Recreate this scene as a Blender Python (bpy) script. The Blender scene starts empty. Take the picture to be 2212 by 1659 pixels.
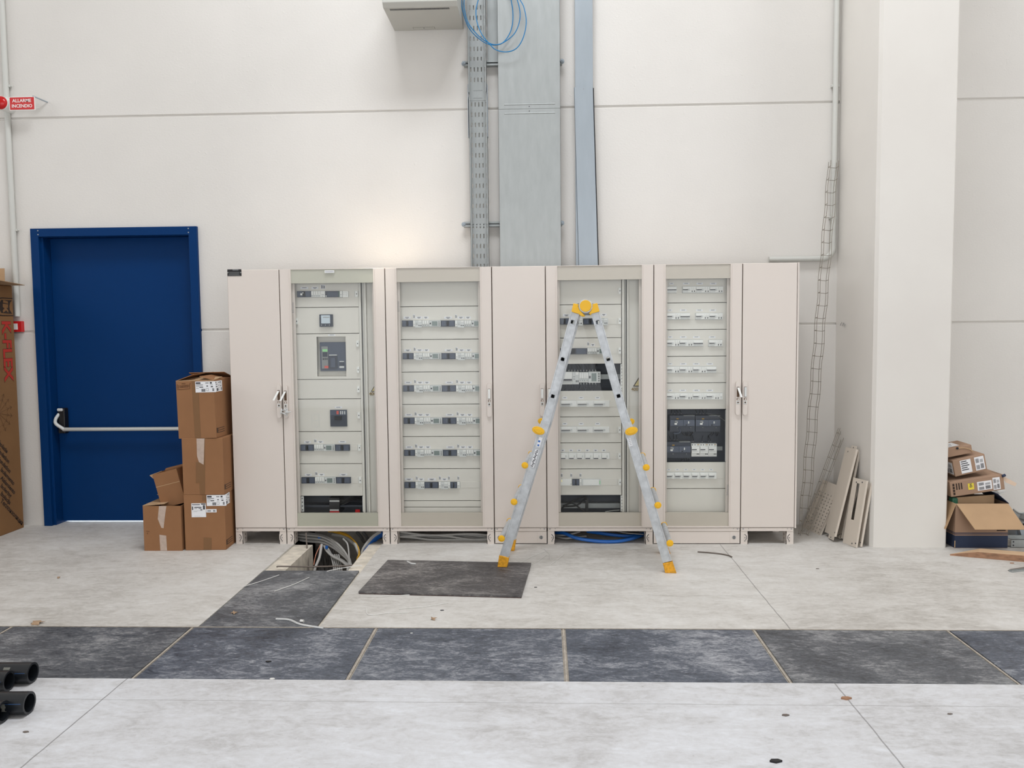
import bpy, bmesh, math, random
from mathutils import Vector, Matrix, Euler
rnd = random.Random(7)
V = Vector
W, H = 2212, 1659
# ---------------------------------------------------------------- camera (surveyed from the photo)
F_PX = 1758.03
CAM = V((2.3812, -6.0853, 1.6262))
YAW, PITCH, ROLL = .0389, .0664, -.0099
_fw = V((-math.sin(YAW)*math.cos(PITCH), math.cos(YAW)*math.cos(PITCH), -math.sin(PITCH)))
_rt = V((math.cos(YAW), math.sin(YAW), 0)); _up = _rt.cross(_fw)
RT = math.cos(ROLL)*_rt + math.sin(ROLL)*_up
UP = -math.sin(ROLL)*_rt + math.cos(ROLL)*_up
FW = _fw
def ray(px, py): return FW + (px-W/2)/F_PX*RT - (py-H/2)/F_PX*UP
def onplane(px, py, p0, n):
    d = ray(px, py); return CAM + d*((p0-CAM).dot(n)/d.dot(n))
def onY(px, py, Y): return onplane(px, py, V((0, Y, 0)), V((0, 1, 0)))
def onZ(px, py, Z=0.): return onplane(px, py, V((0, 0, Z)), V((0, 0, 1)))
def onX(px, py, X): return onplane(px, py, V((X, 0, 0)), V((1, 0, 0)))
YW = .62      # the rear wall
YP = .08      # device plates inside the cabinets

sc = bpy.context.scene
COL = sc.collection
cd = bpy.data.cameras.new('camera'); cam = bpy.data.objects.new('camera', cd); COL.objects.link(cam)
cd.sensor_width = 36; cd.lens = F_PX/W*36; cd.clip_start = .05
cam.matrix_world = Matrix(((RT.x, UP.x, -FW.x, CAM.x), (RT.y, UP.y, -FW.y, CAM.y), (RT.z, UP.z, -FW.z, CAM.z), (0, 0, 0, 1)))
sc.camera = cam

# ---------------------------------------------------------------- materials
def C(r, g=None, b=None):
    if g is None: g = b = r
    f = lambda c: ((c/255)/12.92 if c <= 10 else (((c/255)+.055)/1.055)**2.4)
    return (f(r), f(g), f(b), 1)
def mat(name, col, rough=.5, metal=0., spec=.5, noise=0., nscale=8., bump=0., bscale=60., emit=0., stretch=None, coat=0.):
    m = bpy.data.materials.new(name); m.use_nodes = True
    nt = m.node_tree; bs = nt.nodes['Principled BSDF']; L = nt.links
    bs.inputs['Base Color'].default_value = col; bs.inputs['Roughness'].default_value = rough
    bs.inputs['Metallic'].default_value = metal; bs.inputs['Specular IOR Level'].default_value = spec
    if coat: bs.inputs['Coat Weight'].default_value = coat
    if emit:
        bs.inputs['Emission Color'].default_value = col; bs.inputs['Emission Strength'].default_value = emit
    if noise or bump:
        tc = nt.nodes.new('ShaderNodeTexCoord'); mp = nt.nodes.new('ShaderNodeMapping')
        L.new(tc.outputs['Object'], mp.inputs[0])
        if stretch: mp.inputs['Scale'].default_value = stretch
    if noise:
        n = nt.nodes.new('ShaderNodeTexNoise'); n.inputs['Scale'].default_value = nscale; n.inputs['Detail'].default_value = 5
        L.new(mp.outputs[0], n.inputs['Vector'])
        r = nt.nodes.new('ShaderNodeValToRGB')
        r.color_ramp.elements[0].position = .3; r.color_ramp.elements[1].position = .7
        r.color_ramp.elements[0].color = tuple(c*(1-noise) for c in col[:3])+(1,)
        r.color_ramp.elements[1].color = tuple(min(1, c*(1+noise)) for c in col[:3])+(1,)
        L.new(n.outputs['Fac'], r.inputs[0]); L.new(r.outputs[0], bs.inputs['Base Color'])
    if bump:
        n2 = nt.nodes.new('ShaderNodeTexNoise'); n2.inputs['Scale'].default_value = bscale; n2.inputs['Detail'].default_value = 4
        L.new(mp.outputs[0], n2.inputs['Vector'])
        b = nt.nodes.new('ShaderNodeBump'); b.inputs['Strength'].default_value = bump; b.inputs['Distance'].default_value = .004
        L.new(n2.outputs['Fac'], b.inputs['Height']); L.new(b.outputs[0], bs.inputs['Normal'])
    return m

M = {}
M['cab'] = mat('cabinet_paint', C(224, 214, 205), .42, bump=.04, bscale=900)
M['cab_band'] = mat('glazed_band_beige', C(206, 196, 183), .35)
M['cab_band_green'] = mat('glazed_band_green_reflection', C(197, 194, 178), .35)  # green reflection in the door glass painted into the band colour
M['cab_in'] = mat('cabinet_inner_paint', C(226, 223, 215), .45)
M['plate'] = mat('front_plate_paint', C(226, 222, 213), .45)
M['gap'] = mat('door_gasket', C(92, 70, 52), .8)
M['black'] = mat('black_plastic', C(22, 22, 24), .45)
M['dark'] = mat('breaker_dark_blue_grey', C(58, 64, 76), .42)
M['dark2'] = mat('breaker_panel_blue_grey', C(80, 88, 104), .42)
M['pan'] = mat('mounting_pan_shade_grey', C(60, 66, 77), .5)  # pans coloured dark to paint in the shade deep in the bays
M['white'] = mat('white_plastic', C(240, 240, 236), .4)
M['off'] = mat('light_grey_plastic', C(214, 216, 214), .4)
M['grey'] = mat('mid_grey_plastic', C(140, 142, 142), .45)
M['screen'] = mat('lcd_grey_green', C(124, 136, 132), .2)
M['screen_b'] = mat('lcd_pale_blue', C(196, 208, 216), .2)
M['lcd'] = mat('lcd_green', C(150, 215, 150), .3)
M['red'] = mat('red_plastic', C(205, 32, 34), .35)
M['redmark'] = mat('red_mark', C(214, 96, 84), .4)
M['green'] = mat('green_edge', C(60, 130, 92), .4)
M['ink'] = mat('printed_ink', C(66, 66, 70), .7)
M['ink_soft'] = mat('pale_print', C(150, 150, 150), .7)
M['paper'] = mat('white_label_paper', C(236, 236, 238), .6)
M['yellow'] = mat('yellow_plastic', C(240, 184, 20), .42)
M['yellow_dirty'] = mat('scuffed_yellow_rubber', C(222, 158, 30), .6, noise=.25, nscale=60)
M['lamp_y'] = mat('yellow_led', C(255, 235, 120), .4, emit=.5)
M['alu'] = mat('ladder_aluminium', C(192, 195, 197), .45, .35, noise=.14, nscale=30, bump=.08, bscale=200)
M['galv'] = mat('galvanised_steel', C(168, 172, 171), .45, .3, noise=.05, nscale=9, stretch=(3, 3, .8))
M['galv_b'] = mat('galvanised_steel_bluish', C(164, 173, 180), .42, .3, noise=.04, nscale=6, stretch=(3, 3, .6))
M['slot'] = mat('slot_shadow_side', C(120, 126, 126), .6, .3)
M['blue'] = mat('blue_door_paint', C(4, 52, 104), .5, spec=.12, bump=.06, bscale=500)
M['steelbar'] = mat('brushed_bar', C(206, 208, 204), .35, .3)
M['card'] = mat('cardboard', C(150, 109, 77), .85, spec=.15, noise=.05, nscale=5, bump=.05, bscale=120)
M['card_r'] = mat('cardboard_greyish', C(166, 137, 115), .85, spec=.15, noise=.05, nscale=5, bump=.05, bscale=120)
M['stripe'] = mat('dull_blue_stripe', C(40, 78, 124), .5)
M['card_in'] = mat('cardboard_inner', C(182, 151, 118), .85, spec=.2, noise=.05, nscale=8)
M['card_dark'] = mat('cardboard_brown_tall', C(140, 103, 68), .85, spec=.2, noise=.06, nscale=4)
M['card_edge'] = mat('cardboard_edge', C(196, 166, 128), .9)
M['tape'] = mat('brown_tape', C(128, 92, 58), .3)
M['tape_clear'] = mat('clear_tape', C(192, 172, 158), .25, noise=.08, nscale=40)
M['navy'] = mat('navy_print_card', C(40, 52, 78), .7, noise=.05, nscale=6)
M['stamp'] = mat('dark_stamp_ink', C(52, 38, 30), .8)
M['marker'] = mat('brown_marker', C(84, 52, 34), .8)
M['logo_red'] = mat('red_print', C(190, 52, 40), .8)
M['greentape'] = mat('green_tape', C(52, 110, 84), .4)
M['beacon'] = mat('red_beacon', C(196, 24, 26), .2)
M['conduit'] = mat('pale_grey_conduit', C(206, 206, 200), .5)
M['pipe'] = mat('black_polyethylene', C(26, 29, 33), .33)
M['pipe_mark'] = mat('chalky_scuff', C(120, 120, 112), .8)
M['cable'] = mat('grey_cable_sheath', C(168, 166, 162), .5)
M['cable_d'] = mat('dark_grey_cable', C(96, 94, 92), .5)
M['cable_blue'] = mat('blue_cable', C(24, 96, 178), .4)
M['cable_blue_l'] = mat('light_blue_cable', C(28, 122, 176), .4)
M['cable_yel'] = mat('yellow_cable', C(206, 156, 44), .5)
M['cable_org'] = mat('brown_wire', C(170, 110, 84), .5)
M['rod'] = mat('rusty_rod', C(110, 100, 92), .6)
M['wire'] = mat('zinc_wire', C(150, 142, 130), .5, .4)
M['panel'] = mat('cream_panel_paint', C(214, 203, 189), .45)
M['panel_d'] = mat('cream_panel_recess', C(140, 126, 110), .6)
M['wood'] = mat('pine_board', C(160, 120, 92), .7, noise=.3, nscale=9, stretch=(1, 6, 6))
M['wood_l'] = mat('pine_top', C(200, 168, 134), .7, noise=.12, nscale=9, stretch=(1, 6, 6))
M['ziptie'] = mat('white_nylon', C(228, 226, 222), .5)
M['leaf'] = mat('dry_leaf', C(168, 140, 112), .8)
M['plast'] = mat('clear_bag', C(206, 206, 204), .25)
M['unit'] = mat('wall_unit_grey', C(196, 195, 188), .5)
M['unit_d'] = mat('wall_unit_shadow_gap', C(112, 112, 106), .6)
M['concrete_pale'] = mat('dusty_steel_bar', C(176, 167, 155), .7, .2, noise=.2, nscale=40)
M['lemon'] = mat('lemon_sticker', C(236, 214, 70), .5)
M['tongue'] = mat('pale_card_tongue', C(216, 192, 170), .8)
M['sign_y'] = mat('faded_sign_yellow', C(222, 204, 140), .5)
M['sign_t'] = mat('ochre_print', C(140, 112, 40), .6)
M['wallp'] = None

def nodes(m): return m.node_tree.nodes, m.node_tree.links
def mathn(nt, op, a, b=None, c=None):
    n = nt.nodes.new('ShaderNodeMath'); n.operation = op
    for i, s in enumerate((a, b, c)):
        if s is None: continue
        if isinstance(s, (int, float)): n.inputs[i].default_value = s
        else: nt.links.new(s, n.inputs[i])
    return n.outputs[0]
def ramp(nt, fac, stops):
    r = nt.nodes.new('ShaderNodeValToRGB'); e = r.color_ramp.elements
    while len(e) < len(stops): e.new(.5)
    for k, (p, c) in enumerate(stops): e[k].position = p; e[k].color = c
    nt.links.new(fac, r.inputs[0]); return r.outputs[0]
def noise(nt, vec, scale, detail=4, rough=.55, dist=0.):
    n = nt.nodes.new('ShaderNodeTexNoise'); n.inputs['Scale'].default_value = scale
    n.inputs['Detail'].default_value = detail; n.inputs['Roughness'].default_value = rough; n.inputs['Distortion'].default_value = dist
    nt.links.new(vec, n.inputs['Vector']); return n.outputs['Fac']
def mapped(nt, out, scale=(1, 1, 1), loc=(0, 0, 0), rot=(0, 0, 0)):
    mp = nt.nodes.new('ShaderNodeMapping'); nt.links.new(out, mp.inputs[0])
    mp.inputs['Scale'].default_value = scale; mp.inputs['Location'].default_value = loc; mp.inputs['Rotation'].default_value = rot
    return mp.outputs[0]
def mixc(nt, fac, a, b, mode='MIX'):
    n = nt.nodes.new('ShaderNodeMix'); n.data_type = 'RGBA'; n.blend_type = mode
    if isinstance(fac, (int, float)): n.inputs[0].default_value = fac
    else: nt.links.new(fac, n.inputs[0])
    for i, s in ((6, a), (7, b)):
        if isinstance(s, tuple): n.inputs[i].default_value = s
        else: nt.links.new(s, n.inputs[i])
    return n.outputs[2]

# plaster wall
m = bpy.data.materials.new('white_plaster'); m.use_nodes = True; nt = m.node_tree; bs = nt.nodes['Principled BSDF']
tc = nt.nodes.new('ShaderNodeTexCoord').outputs['Object']
n1 = noise(nt, tc, .9, 4); col = ramp(nt, n1, [(.3, C(219, 215, 209)), (.7, C(227, 223, 217))])
nt.links.new(col, bs.inputs['Base Color']); bs.inputs['Roughness'].default_value = .55
f1 = noise(nt, mapped(nt, tc, (1, 1, 1.6)), 55, 5, .6)
f2 = noise(nt, tc, 28, 2); f2 = ramp(nt, f2, [(.66, (0, 0, 0, 1)), (.74, (1, 1, 1, 1))])
zone = ramp(nt, noise(nt, tc, .7, 2), [(.45, (0, 0, 0, 1)), (.65, (1, 1, 1, 1))])
hgt = mathn(nt, 'ADD', mathn(nt, 'MULTIPLY', f1, .55), mathn(nt, 'MULTIPLY', f2, mathn(nt, 'MULTIPLY', zone, .5)))
b = nt.nodes.new('ShaderNodeBump'); b.inputs['Strength'].default_value = .35; b.inputs['Distance'].default_value = .006
nt.links.new(hgt, b.inputs['Height']); nt.links.new(b.outputs[0], bs.inputs['Normal']); M['wallp'] = m
m = m.copy(); m.name = 'smooth_painted_concrete'; M['pillar'] = m
for n in m.node_tree.nodes:
    if n.type == 'VALTORGB' and n.color_ramp.elements[0].color[0] > .5:
        n.color_ramp.elements[0].color = C(225, 220, 213); n.color_ramp.elements[1].color = C(232, 228, 221)
for n in m.node_tree.nodes:
    if n.type == 'BUMP': n.inputs['Strength'].default_value = .05
    if n.type == 'BSDF_PRINCIPLED': n.inputs['Roughness'].default_value = .4

# concrete floor with saw-cut joints
m = bpy.data.materials.new('power_floated_concrete'); m.use_nodes = True; nt = m.node_tree; bs = nt.nodes['Principled BSDF']
pos = nt.nodes.new('ShaderNodeTexCoord').outputs['Object']
sx = nt.nodes.new('ShaderNodeSeparateXYZ'); nt.links.new(pos, sx.inputs[0]); X, Y = sx.outputs[0], sx.outputs[1]
a = noise(nt, pos, .8, 5, .6, .4); bb = noise(nt, mapped(nt, pos, (1.3, 3.2, 1)), 3.2, 7, .7, .8); c2 = noise(nt, mapped(nt, pos, (1, 1.7, 1)), 22, 7, .75, .5)
s = mathn(nt, 'ADD', mathn(nt, 'MULTIPLY', a, .38), mathn(nt, 'ADD', mathn(nt, 'MULTIPLY', bb, .34), mathn(nt, 'MULTIPLY', c2, .28)))
col = ramp(nt, s, [(.36, C(164, 158, 150)), (.5, C(200, 196, 190)), (.64, C(220, 218, 214))])
col = mixc(nt, mathn(nt, 'LESS_THAN', Y, -2.41), col, mixc(nt, 1., col, (1.02, 1.06, 1.15, 1), 'MULTIPLY'))   # bluish daylight painted into the floor colour on the near side of the plates
# scuffs: short dark marks
sc1 = noise(nt, mapped(nt, pos, (2.2, 9, 1), rot=(0, 0, .25)), 2.4, 3, .5, 1.2)
sc1 = ramp(nt, sc1, [(.69, (0, 0, 0, 1)), (.78, (1, 1, 1, 1))])
col = mixc(nt, mathn(nt, 'MULTIPLY', sc1, .22), col, C(120, 116, 110))
spk = noise(nt, pos, 60, 1); spk = ramp(nt, spk, [(.78, (0, 0, 0, 1)), (.80, (1, 1, 1, 1))])
col = mixc(nt, mathn(nt, 'MULTIPLY', spk, .4), col, C(110, 106, 100))
def seam(ax, v, w, lo=None, hi=None):
    other = Y if ax is X else X
    wob = mathn(nt, 'MULTIPLY', mathn(nt, 'SUBTRACT', noise(nt, pos, 5, 2), .5), .012)
    d = mathn(nt, 'ABSOLUTE', mathn(nt, 'SUBTRACT', mathn(nt, 'ADD', ax, wob), v))
    r = mathn(nt, 'LESS_THAN', d, w)
    if lo is not None: r = mathn(nt, 'MULTIPLY', r, mathn(nt, 'GREATER_THAN', other, lo))
    if hi is not None: r = mathn(nt, 'MULTIPLY', r, mathn(nt, 'LESS_THAN', other, hi))
    return r
for ax, v, w, lo, hi, k in ((X, .405, .0032, -9, -2.40, .6), (X, 3.70, .0032, -9, 0, .55), (Y, -2.632, .0025, -9, 9, .35), (Y, -1.185, .002, 2.3, 9, .25)):
    col = mixc(nt, mathn(nt, 'MULTIPLY', seam(ax, v, w, lo, hi), k), col, C(84, 80, 76))
nt.links.new(col, bs.inputs['Base Color']); bs.inputs['Roughness'].default_value = .6; bs.inputs['Specular IOR Level'].default_value = .35
b = nt.nodes.new('ShaderNodeBump'); b.inputs['Strength'].default_value = .12; b.inputs['Distance'].default_value = .003
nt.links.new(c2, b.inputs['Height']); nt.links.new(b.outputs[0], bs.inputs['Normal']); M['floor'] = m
# rough cast concrete of the trench
M['trench'] = mat('rough_cast_concrete', C(214, 205, 190), .85, noise=.2, nscale=14, bump=.5, bscale=45)

# dark steel plates with dust and boot prints
def steel(name, lo, mid, hi, seed):
    m = bpy.data.materials.new(name); m.use_nodes = True; nt = m.node_tree; bs = nt.nodes['Principled BSDF']
    pos = nt.nodes.new('ShaderNodeTexCoord').outputs['Object']
    oi = nt.nodes.new('ShaderNodeObjectInfo').outputs['Random']
    cmb = nt.nodes.new('ShaderNodeCombineXYZ'); nt.links.new(mathn(nt, 'MULTIPLY', oi, 37.), cmb.inputs[2])
    va = nt.nodes.new('ShaderNodeVectorMath'); va.operation = 'ADD'; nt.links.new(pos, va.inputs[0]); nt.links.new(cmb.outputs[0], va.inputs[1])
    p = va.outputs[0]
    big = noise(nt, p, 1.8 + seed, 4, .6, .5)
    mid_ = noise(nt, mapped(nt, p, (1, 2.2, 1)), 9, 8, .72, 1.0)
    fine = noise(nt, mapped(nt, p, (1, 1.8, 1), rot=(0, 0, .3)), 42, 6, .7, .6)
    s = mathn(nt, 'ADD', mathn(nt, 'MULTIPLY', big, .35), mathn(nt, 'ADD', mathn(nt, 'MULTIPLY', mid_, .4), mathn(nt, 'MULTIPLY', fine, .25)))
    col = ramp(nt, s, [(.38, lo), (.5, mid), (.62, hi)])
    nt.links.new(col, bs.inputs['Base Color'])
    bs.inputs['Metallic'].default_value = .15
    rr = ramp(nt, mid_, [(.35, (.42,)*3+(1,)), (.7, (.75,)*3+(1,))]); nt.links.new(rr, bs.inputs['Roughness'])
    b = nt.nodes.new('ShaderNodeBump'); b.inputs['Strength'].default_value = .25; b.inputs['Distance'].default_value = .004
    nt.links.new(fine, b.inputs['Height']); nt.links.new(b.outputs[0], bs.inputs['Normal'])
    return m
M['steel'] = steel('blue_black_steel', C(48, 52, 61), C(94, 99, 109), C(168, 170, 174), 0)
M['steel_br'] = steel('brown_black_steel', C(48, 45, 46), C(90, 87, 87), C(152, 148, 144), .4)
M['steel_gr'] = steel('grey_black_steel', C(50, 52, 57), C(94, 96, 100), C(158, 158, 158), .2)
M['rust'] = mat('rusty_edge', C(78, 50, 42), .8, noise=.2, nscale=60)

# window glass of the cabinet doors
def glass(name, tint, k):
    m = bpy.data.materials.new(name); m.use_nodes = True; nt = m.node_tree; nt.nodes.clear()
    o = nt.nodes.new('ShaderNodeOutputMaterial'); t = nt.nodes.new('ShaderNodeBsdfTransparent'); g = nt.nodes.new('ShaderNodeBsdfGlossy')
    t.inputs[0].default_value = tint; g.inputs['Roughness'].default_value = .03
    lw = nt.nodes.new('ShaderNodeLayerWeight'); lw.inputs[0].default_value = .5
    f = mathn(nt, 'ADD', mathn(nt, 'MULTIPLY', mathn(nt, 'POWER', lw.outputs['Facing'], 4.), .6), k)
    mx = nt.nodes.new('ShaderNodeMixShader'); nt.links.new(f, mx.inputs[0]); nt.links.new(t.outputs[0], mx.inputs[1]); nt.links.new(g.outputs[0], mx.inputs[2])
    nt.links.new(mx.outputs[0], o.inputs[0]); return m
M['glass'] = glass('cabinet_glass', (.985, .99, .985, 1), .014)

# ---------------------------------------------------------------- mesh helpers
ORG = {}
class MB:
    def __init__(s): s.v = []; s.f = []; s.m = []
    def add(s, vs, fs, m=0):
        o = len(s.v); s.v += [V(p) for p in vs]
        for f in fs: s.f.append([i+o for i in f]); s.m.append(m)
    def box(s, x0, x1, y0, y1, z0, z1, m=0):
        s.add([(x, y, z) for z in (z0, z1) for y in (y0, y1) for x in (x0, x1)],
              [(0, 2, 3, 1), (4, 5, 7, 6), (0, 1, 5, 4), (2, 6, 7, 3), (0, 4, 6, 2), (1, 3, 7, 5)], m)
    def obox(s, c, ax, ay, az, m=0):     # half axes
        c = V(c); ax, ay, az = V(ax), V(ay), V(az)
        s.add([c+i*ax+j*ay+k*az for k in (-1, 1) for j in (-1, 1) for i in (-1, 1)],
              [(0, 2, 3, 1), (4, 5, 7, 6), (0, 1, 5, 4), (2, 6, 7, 3), (0, 4, 6, 2), (1, 3, 7, 5)], m)
    def quad(s, pts, m=0): s.add(pts, [tuple(range(len(pts)))], m)
    def prism(s, poly, d, m=0):
        d = V(d); n = len(poly); p = [V(q) for q in poly]
        s.add(p+[q+d for q in p], [tuple(range(n)), tuple(range(2*n-1, n-1, -1))]+[(i, (i+1) % n, n+(i+1) % n, n+i) for i in range(n)], m)
    def tube(s, pts, r, n=8, m=0, closed=False, caps=True):
        pts = [V(p) for p in pts]; N = len(pts); o = len(s.v)
        nv = None; rings = []
        for i, p in enumerate(pts):
            a = pts[(i-1) % N] if (i or closed) else p; b = pts[(i+1) % N] if (i < N-1 or closed) else p
            t = (b-a).normalized()
            if nv is None:
                nv = t.cross(V((0, 0, 1)));
                if nv.length < .1: nv = t.cross(V((0, 1, 0)))
            nv = (nv-t*nv.dot(t)).normalized(); bn = t.cross(nv)
            rr = r[i] if isinstance(r, (list, tuple)) else r
            rings.append([p+rr*(math.cos(2*math.pi*k/n)*nv+math.sin(2*math.pi*k/n)*bn) for k in range(n)])
        vs = [q for g in rings for q in g]; fs = []
        for i in range(N if closed else N-1):
            j = (i+1) % N
            fs += [(i*n+k, i*n+(k+1) % n, j*n+(k+1) % n, j*n+k) for k in range(n)]
        if caps and not closed: fs += [tuple(range(n-1, -1, -1)), tuple((N-1)*n+k for k in range(n))]
        s.add(vs, fs, m)
    def cyl(s, p0, p1, r, n=16, m=0): s.tube([p0, p1], r, n, m)
    def ring(s, p0, p1, ro, ri, n=24, m=0, mi=None):   # open pipe
        p0, p1 = V(p0), V(p1); t = (p1-p0).normalized(); a = t.cross(V((0, 0, 1)))
        if a.length < .1: a = t.cross(V((0, 1, 0)))
        a.normalize(); b = t.cross(a); vs = []
        for p, r in ((p0, ro), (p1, ro), (p1, ri), (p0, ri)):
            vs += [p+r*(math.cos(2*math.pi*k/n)*a+math.sin(2*math.pi*k/n)*b) for k in range(n)]
        for q in range(4):
            g = (q+1) % 4
            s.add([vs[q*n+k] for k in range(n)]+[vs[g*n+k] for k in range(n)], [(k, (k+1) % n, n+(k+1) % n, n+k) for k in range(n)], mi if (mi is not None and q >= 1) else m)
    def build(s, name, mats, parent=None, smooth=False, bevel=0., seg=2, weld=False):
        if not isinstance(mats, (list, tuple)): mats = [mats]
        mats = [M[x] if isinstance(x, str) else x for x in mats]
        me = bpy.data.meshes.new(name)
        if parent is not None: o = ORG[parent.name]
        else:
            xs = [p.x for p in s.v]; ys = [p.y for p in s.v]; zs = [p.z for p in s.v]
            o = V(((min(xs)+max(xs))/2, (min(ys)+max(ys))/2, min(zs)))
        me.from_pydata([p-o for p in s.v], [], s.f)
        for k, p in enumerate(me.polygons): p.material_index = s.m[k]; p.use_smooth = smooth
        for x in mats: me.materials.append(x)
        bm = bmesh.new(); bm.from_mesh(me)
        if weld: bmesh.ops.remove_doubles(bm, verts=bm.verts, dist=1e-5)
        bmesh.ops.recalc_face_normals(bm, faces=bm.faces); bm.to_mesh(me); bm.free()
        if smooth: me.set_sharp_from_angle(angle=math.radians(38))
        ob = bpy.data.objects.new(name, me); COL.objects.link(ob)
        if parent is not None: ob.parent = parent
        else: ob.location = o
        ORG[ob.name] = o.copy()
        if bevel:
            b = ob.modifiers.new('bevel', 'BEVEL'); b.width = bevel; b.segments = seg; b.limit_method = 'ANGLE'; b.angle_limit = math.radians(40)
        return ob
def thing(name, label, cat, loc, group=None, rot=None, local=False):
    o = bpy.data.objects.new(name, None); COL.objects.link(o); o.location = loc; o.empty_display_size = .1
    if rot: o.rotation_euler = rot
    o['label'] = label; o['category'] = cat
    if group: o['group'] = group
    ORG[o.name] = V((0, 0, 0)) if local else V(loc)
    return o
def tag(o, label, cat, group=None, kind=None):
    o['label'] = label; o['category'] = cat
    if group: o['group'] = group
    if kind: o['kind'] = kind
    return o
def struct(o, label, cat):
    o['kind'] = 'structure'; o['label'] = label; o['category'] = cat; return o
def text(s, size, origin, ux, uy, m, parent, name='lettering', bold=0., align='CENTER', ext=.0006, sx=1.):
    cu = bpy.data.curves.new('t', 'FONT'); cu.body = s; cu.size = size; cu.align_x = align; cu.align_y = 'CENTER'
    cu.offset = bold*size; cu.extrude = ext; cu.resolution_u = 3
    ob = bpy.data.objects.new('t', cu); COL.objects.link(ob); dg = bpy.context.evaluated_depsgraph_get(); dg.update()
    me = bpy.data.meshes.new_from_object(ob.evaluated_get(dg)); me.name = name
    bpy.data.objects.remove(ob); bpy.data.curves.remove(cu)
    ux, uy = V(ux).normalized(), V(uy).normalized(); nz = ux.cross(uy); o = V(origin)-ORG[parent.name]
    me.transform(Matrix(((ux.x*sx, uy.x, nz.x, o.x), (ux.y*sx, uy.y, nz.y, o.y), (ux.z*sx, uy.z, nz.z, o.z), (0, 0, 0, 1))))
    me.materials.clear(); me.materials.append(M[m])
    t = bpy.data.objects.new(name, me); COL.objects.link(t); t.parent = parent; ORG[t.name] = ORG[parent.name].copy(); return t
def spline(pts, n=8):
    pts = [V(p) for p in pts]; out = []; P = [pts[0]*2-pts[1]]+pts+[pts[-1]*2-pts[-2]]
    for i in range(1, len(P)-2):
        a, b, c, d = P[i-1:i+3]
        for k in range(n):
            t = k/n; out.append(.5*((2*b)+(c-a)*t+(2*a-5*b+4*c-d)*t*t+(3*b-a-3*c+d)*t**3))
    out.append(pts[-1]); return out
# ================================================================ the setting
RX0, RX1, RY0, RZ1 = -7.5, 12.5, -10.2, 7.8
DX0, DX1, DZ = -1.875, -.47, 2.505       # door opening outer
mb = MB()
def wallprof(z0, z1):
    ys = YW; pr = [(ys+.25, z0), (ys, z0)]
    for zj in (1.65, 3.41, 5.17, 6.9):
        if z0 < zj-.02 and zj+.02 < z1:
            pr += [(ys, zj-.012), (ys+.012, zj-.004), (ys+.012, zj+.004), (ys, zj+.012)]
    return pr+[(ys, z1), (ys+.25, z1)]
for xa, xb, za in ((RX0, DX0+.01, 0.), (DX1-.01, RX1, 0.), (DX0+.01, DX1-.01, DZ-.01)):
    mb.prism([(xa, y, z) for y, z in wallprof(za, RZ1)], (xb-xa, 0, 0))
struct(mb.build('wall_back', 'wallp'), 'white plastered wall of stacked horizontal concrete panels behind the cabinets', 'wall')
mb = MB(); mb.box(RX0-.2, RX0, RY0, YW+.25, 0, RZ1); struct(mb.build('wall_left', 'wallp'), 'white plastered side wall of the hall, left', 'wall')
mb = MB(); mb.box(RX1, RX1+.2, RY0, YW+.25, 0, RZ1); struct(mb.build('wall_right', 'wallp'), 'white plastered side wall of the hall, right', 'wall')
mb = MB()
mb.box(RX0, -3, RY0-.2, RY0, 0, RZ1); mb.box(8, RX1, RY0-.2, RY0, 0, RZ1); mb.box(-3, 8, RY0-.2, RY0, 0, RZ1)
struct(mb.build('wall_front', 'wallp'), 'white wall with a wide glazed gate behind the viewer', 'wall')
mb = MB(); mb.box(RX0-.2, RX1+.2, RY0-.2, YW+.25, RZ1, RZ1+.2); struct(mb.build('ceiling', 'wallp'), 'pale flat ceiling of the industrial hall', 'ceiling')

# floor with rebate for the long row of plates, the branch trench and its ledges
SY0, SY1 = -2.412, -1.745; TX0, TX1 = .455, 1.135; OX0, OX1 = .592, 1.028; RB = -.014
TYE = .58
mb = MB()
mb.box(RX0, RX1, RY0, SY0, -.9, 0)
mb.box(RX0, RX1, SY0, SY1, -.9, RB)
mb.box(RX0, TX0, SY1, 2.2, -.9, 0); mb.box(TX1, RX1, SY1, 2.2, -.9, 0)
mb.box(TX0, OX0, SY1, .035, -.9, RB, 1); mb.box(TX0-.002, TX0, .035, TYE, -.9, -.002, 1); mb.box(TX0, OX0, .035, TYE, -.95, -.75, 1); mb.box(OX1, TX1, SY1, TYE, -.9, RB, 1)
mb.box(TX0, TX1, TYE, 2.2, -.9, 0); mb.box(OX0, OX1, SY1, TYE, -.95, -.75, 1)
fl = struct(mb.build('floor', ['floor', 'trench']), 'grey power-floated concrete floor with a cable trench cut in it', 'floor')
fl.location = (0, 0, 0); fl.data.transform(Matrix.Translation(ORG['floor'])); ORG['floor'] = V((0, 0, 0))

# pillar
mb = MB(); ch = .028
mb.prism([(4.752, YW, 0), (4.782, -.078+ch, 0), (4.782+ch*.7, -.078, 0), (5.325-.01, -.09, 0), (5.325, -.08, 0), (5.335, YW, 0)], (0, 0, RZ1))
pl_ = struct(mb.build('pillar', 'pillar'), 'square white painted concrete pillar right of the cabinets', 'pillar')
mb = MB()
for stroke in ([(1815, 703), (1818, 696)], [(1819, 704), (1823, 697), (1820, 698)], [(1822, 703), (1824, 704), (1826, 701), (1823, 700)]):
    mb.tube([onX(px, py, 4.7535) for px, py in stroke], .0016, 6)
mb.build('pencil_mark', 'ink_soft', pl_)

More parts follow.
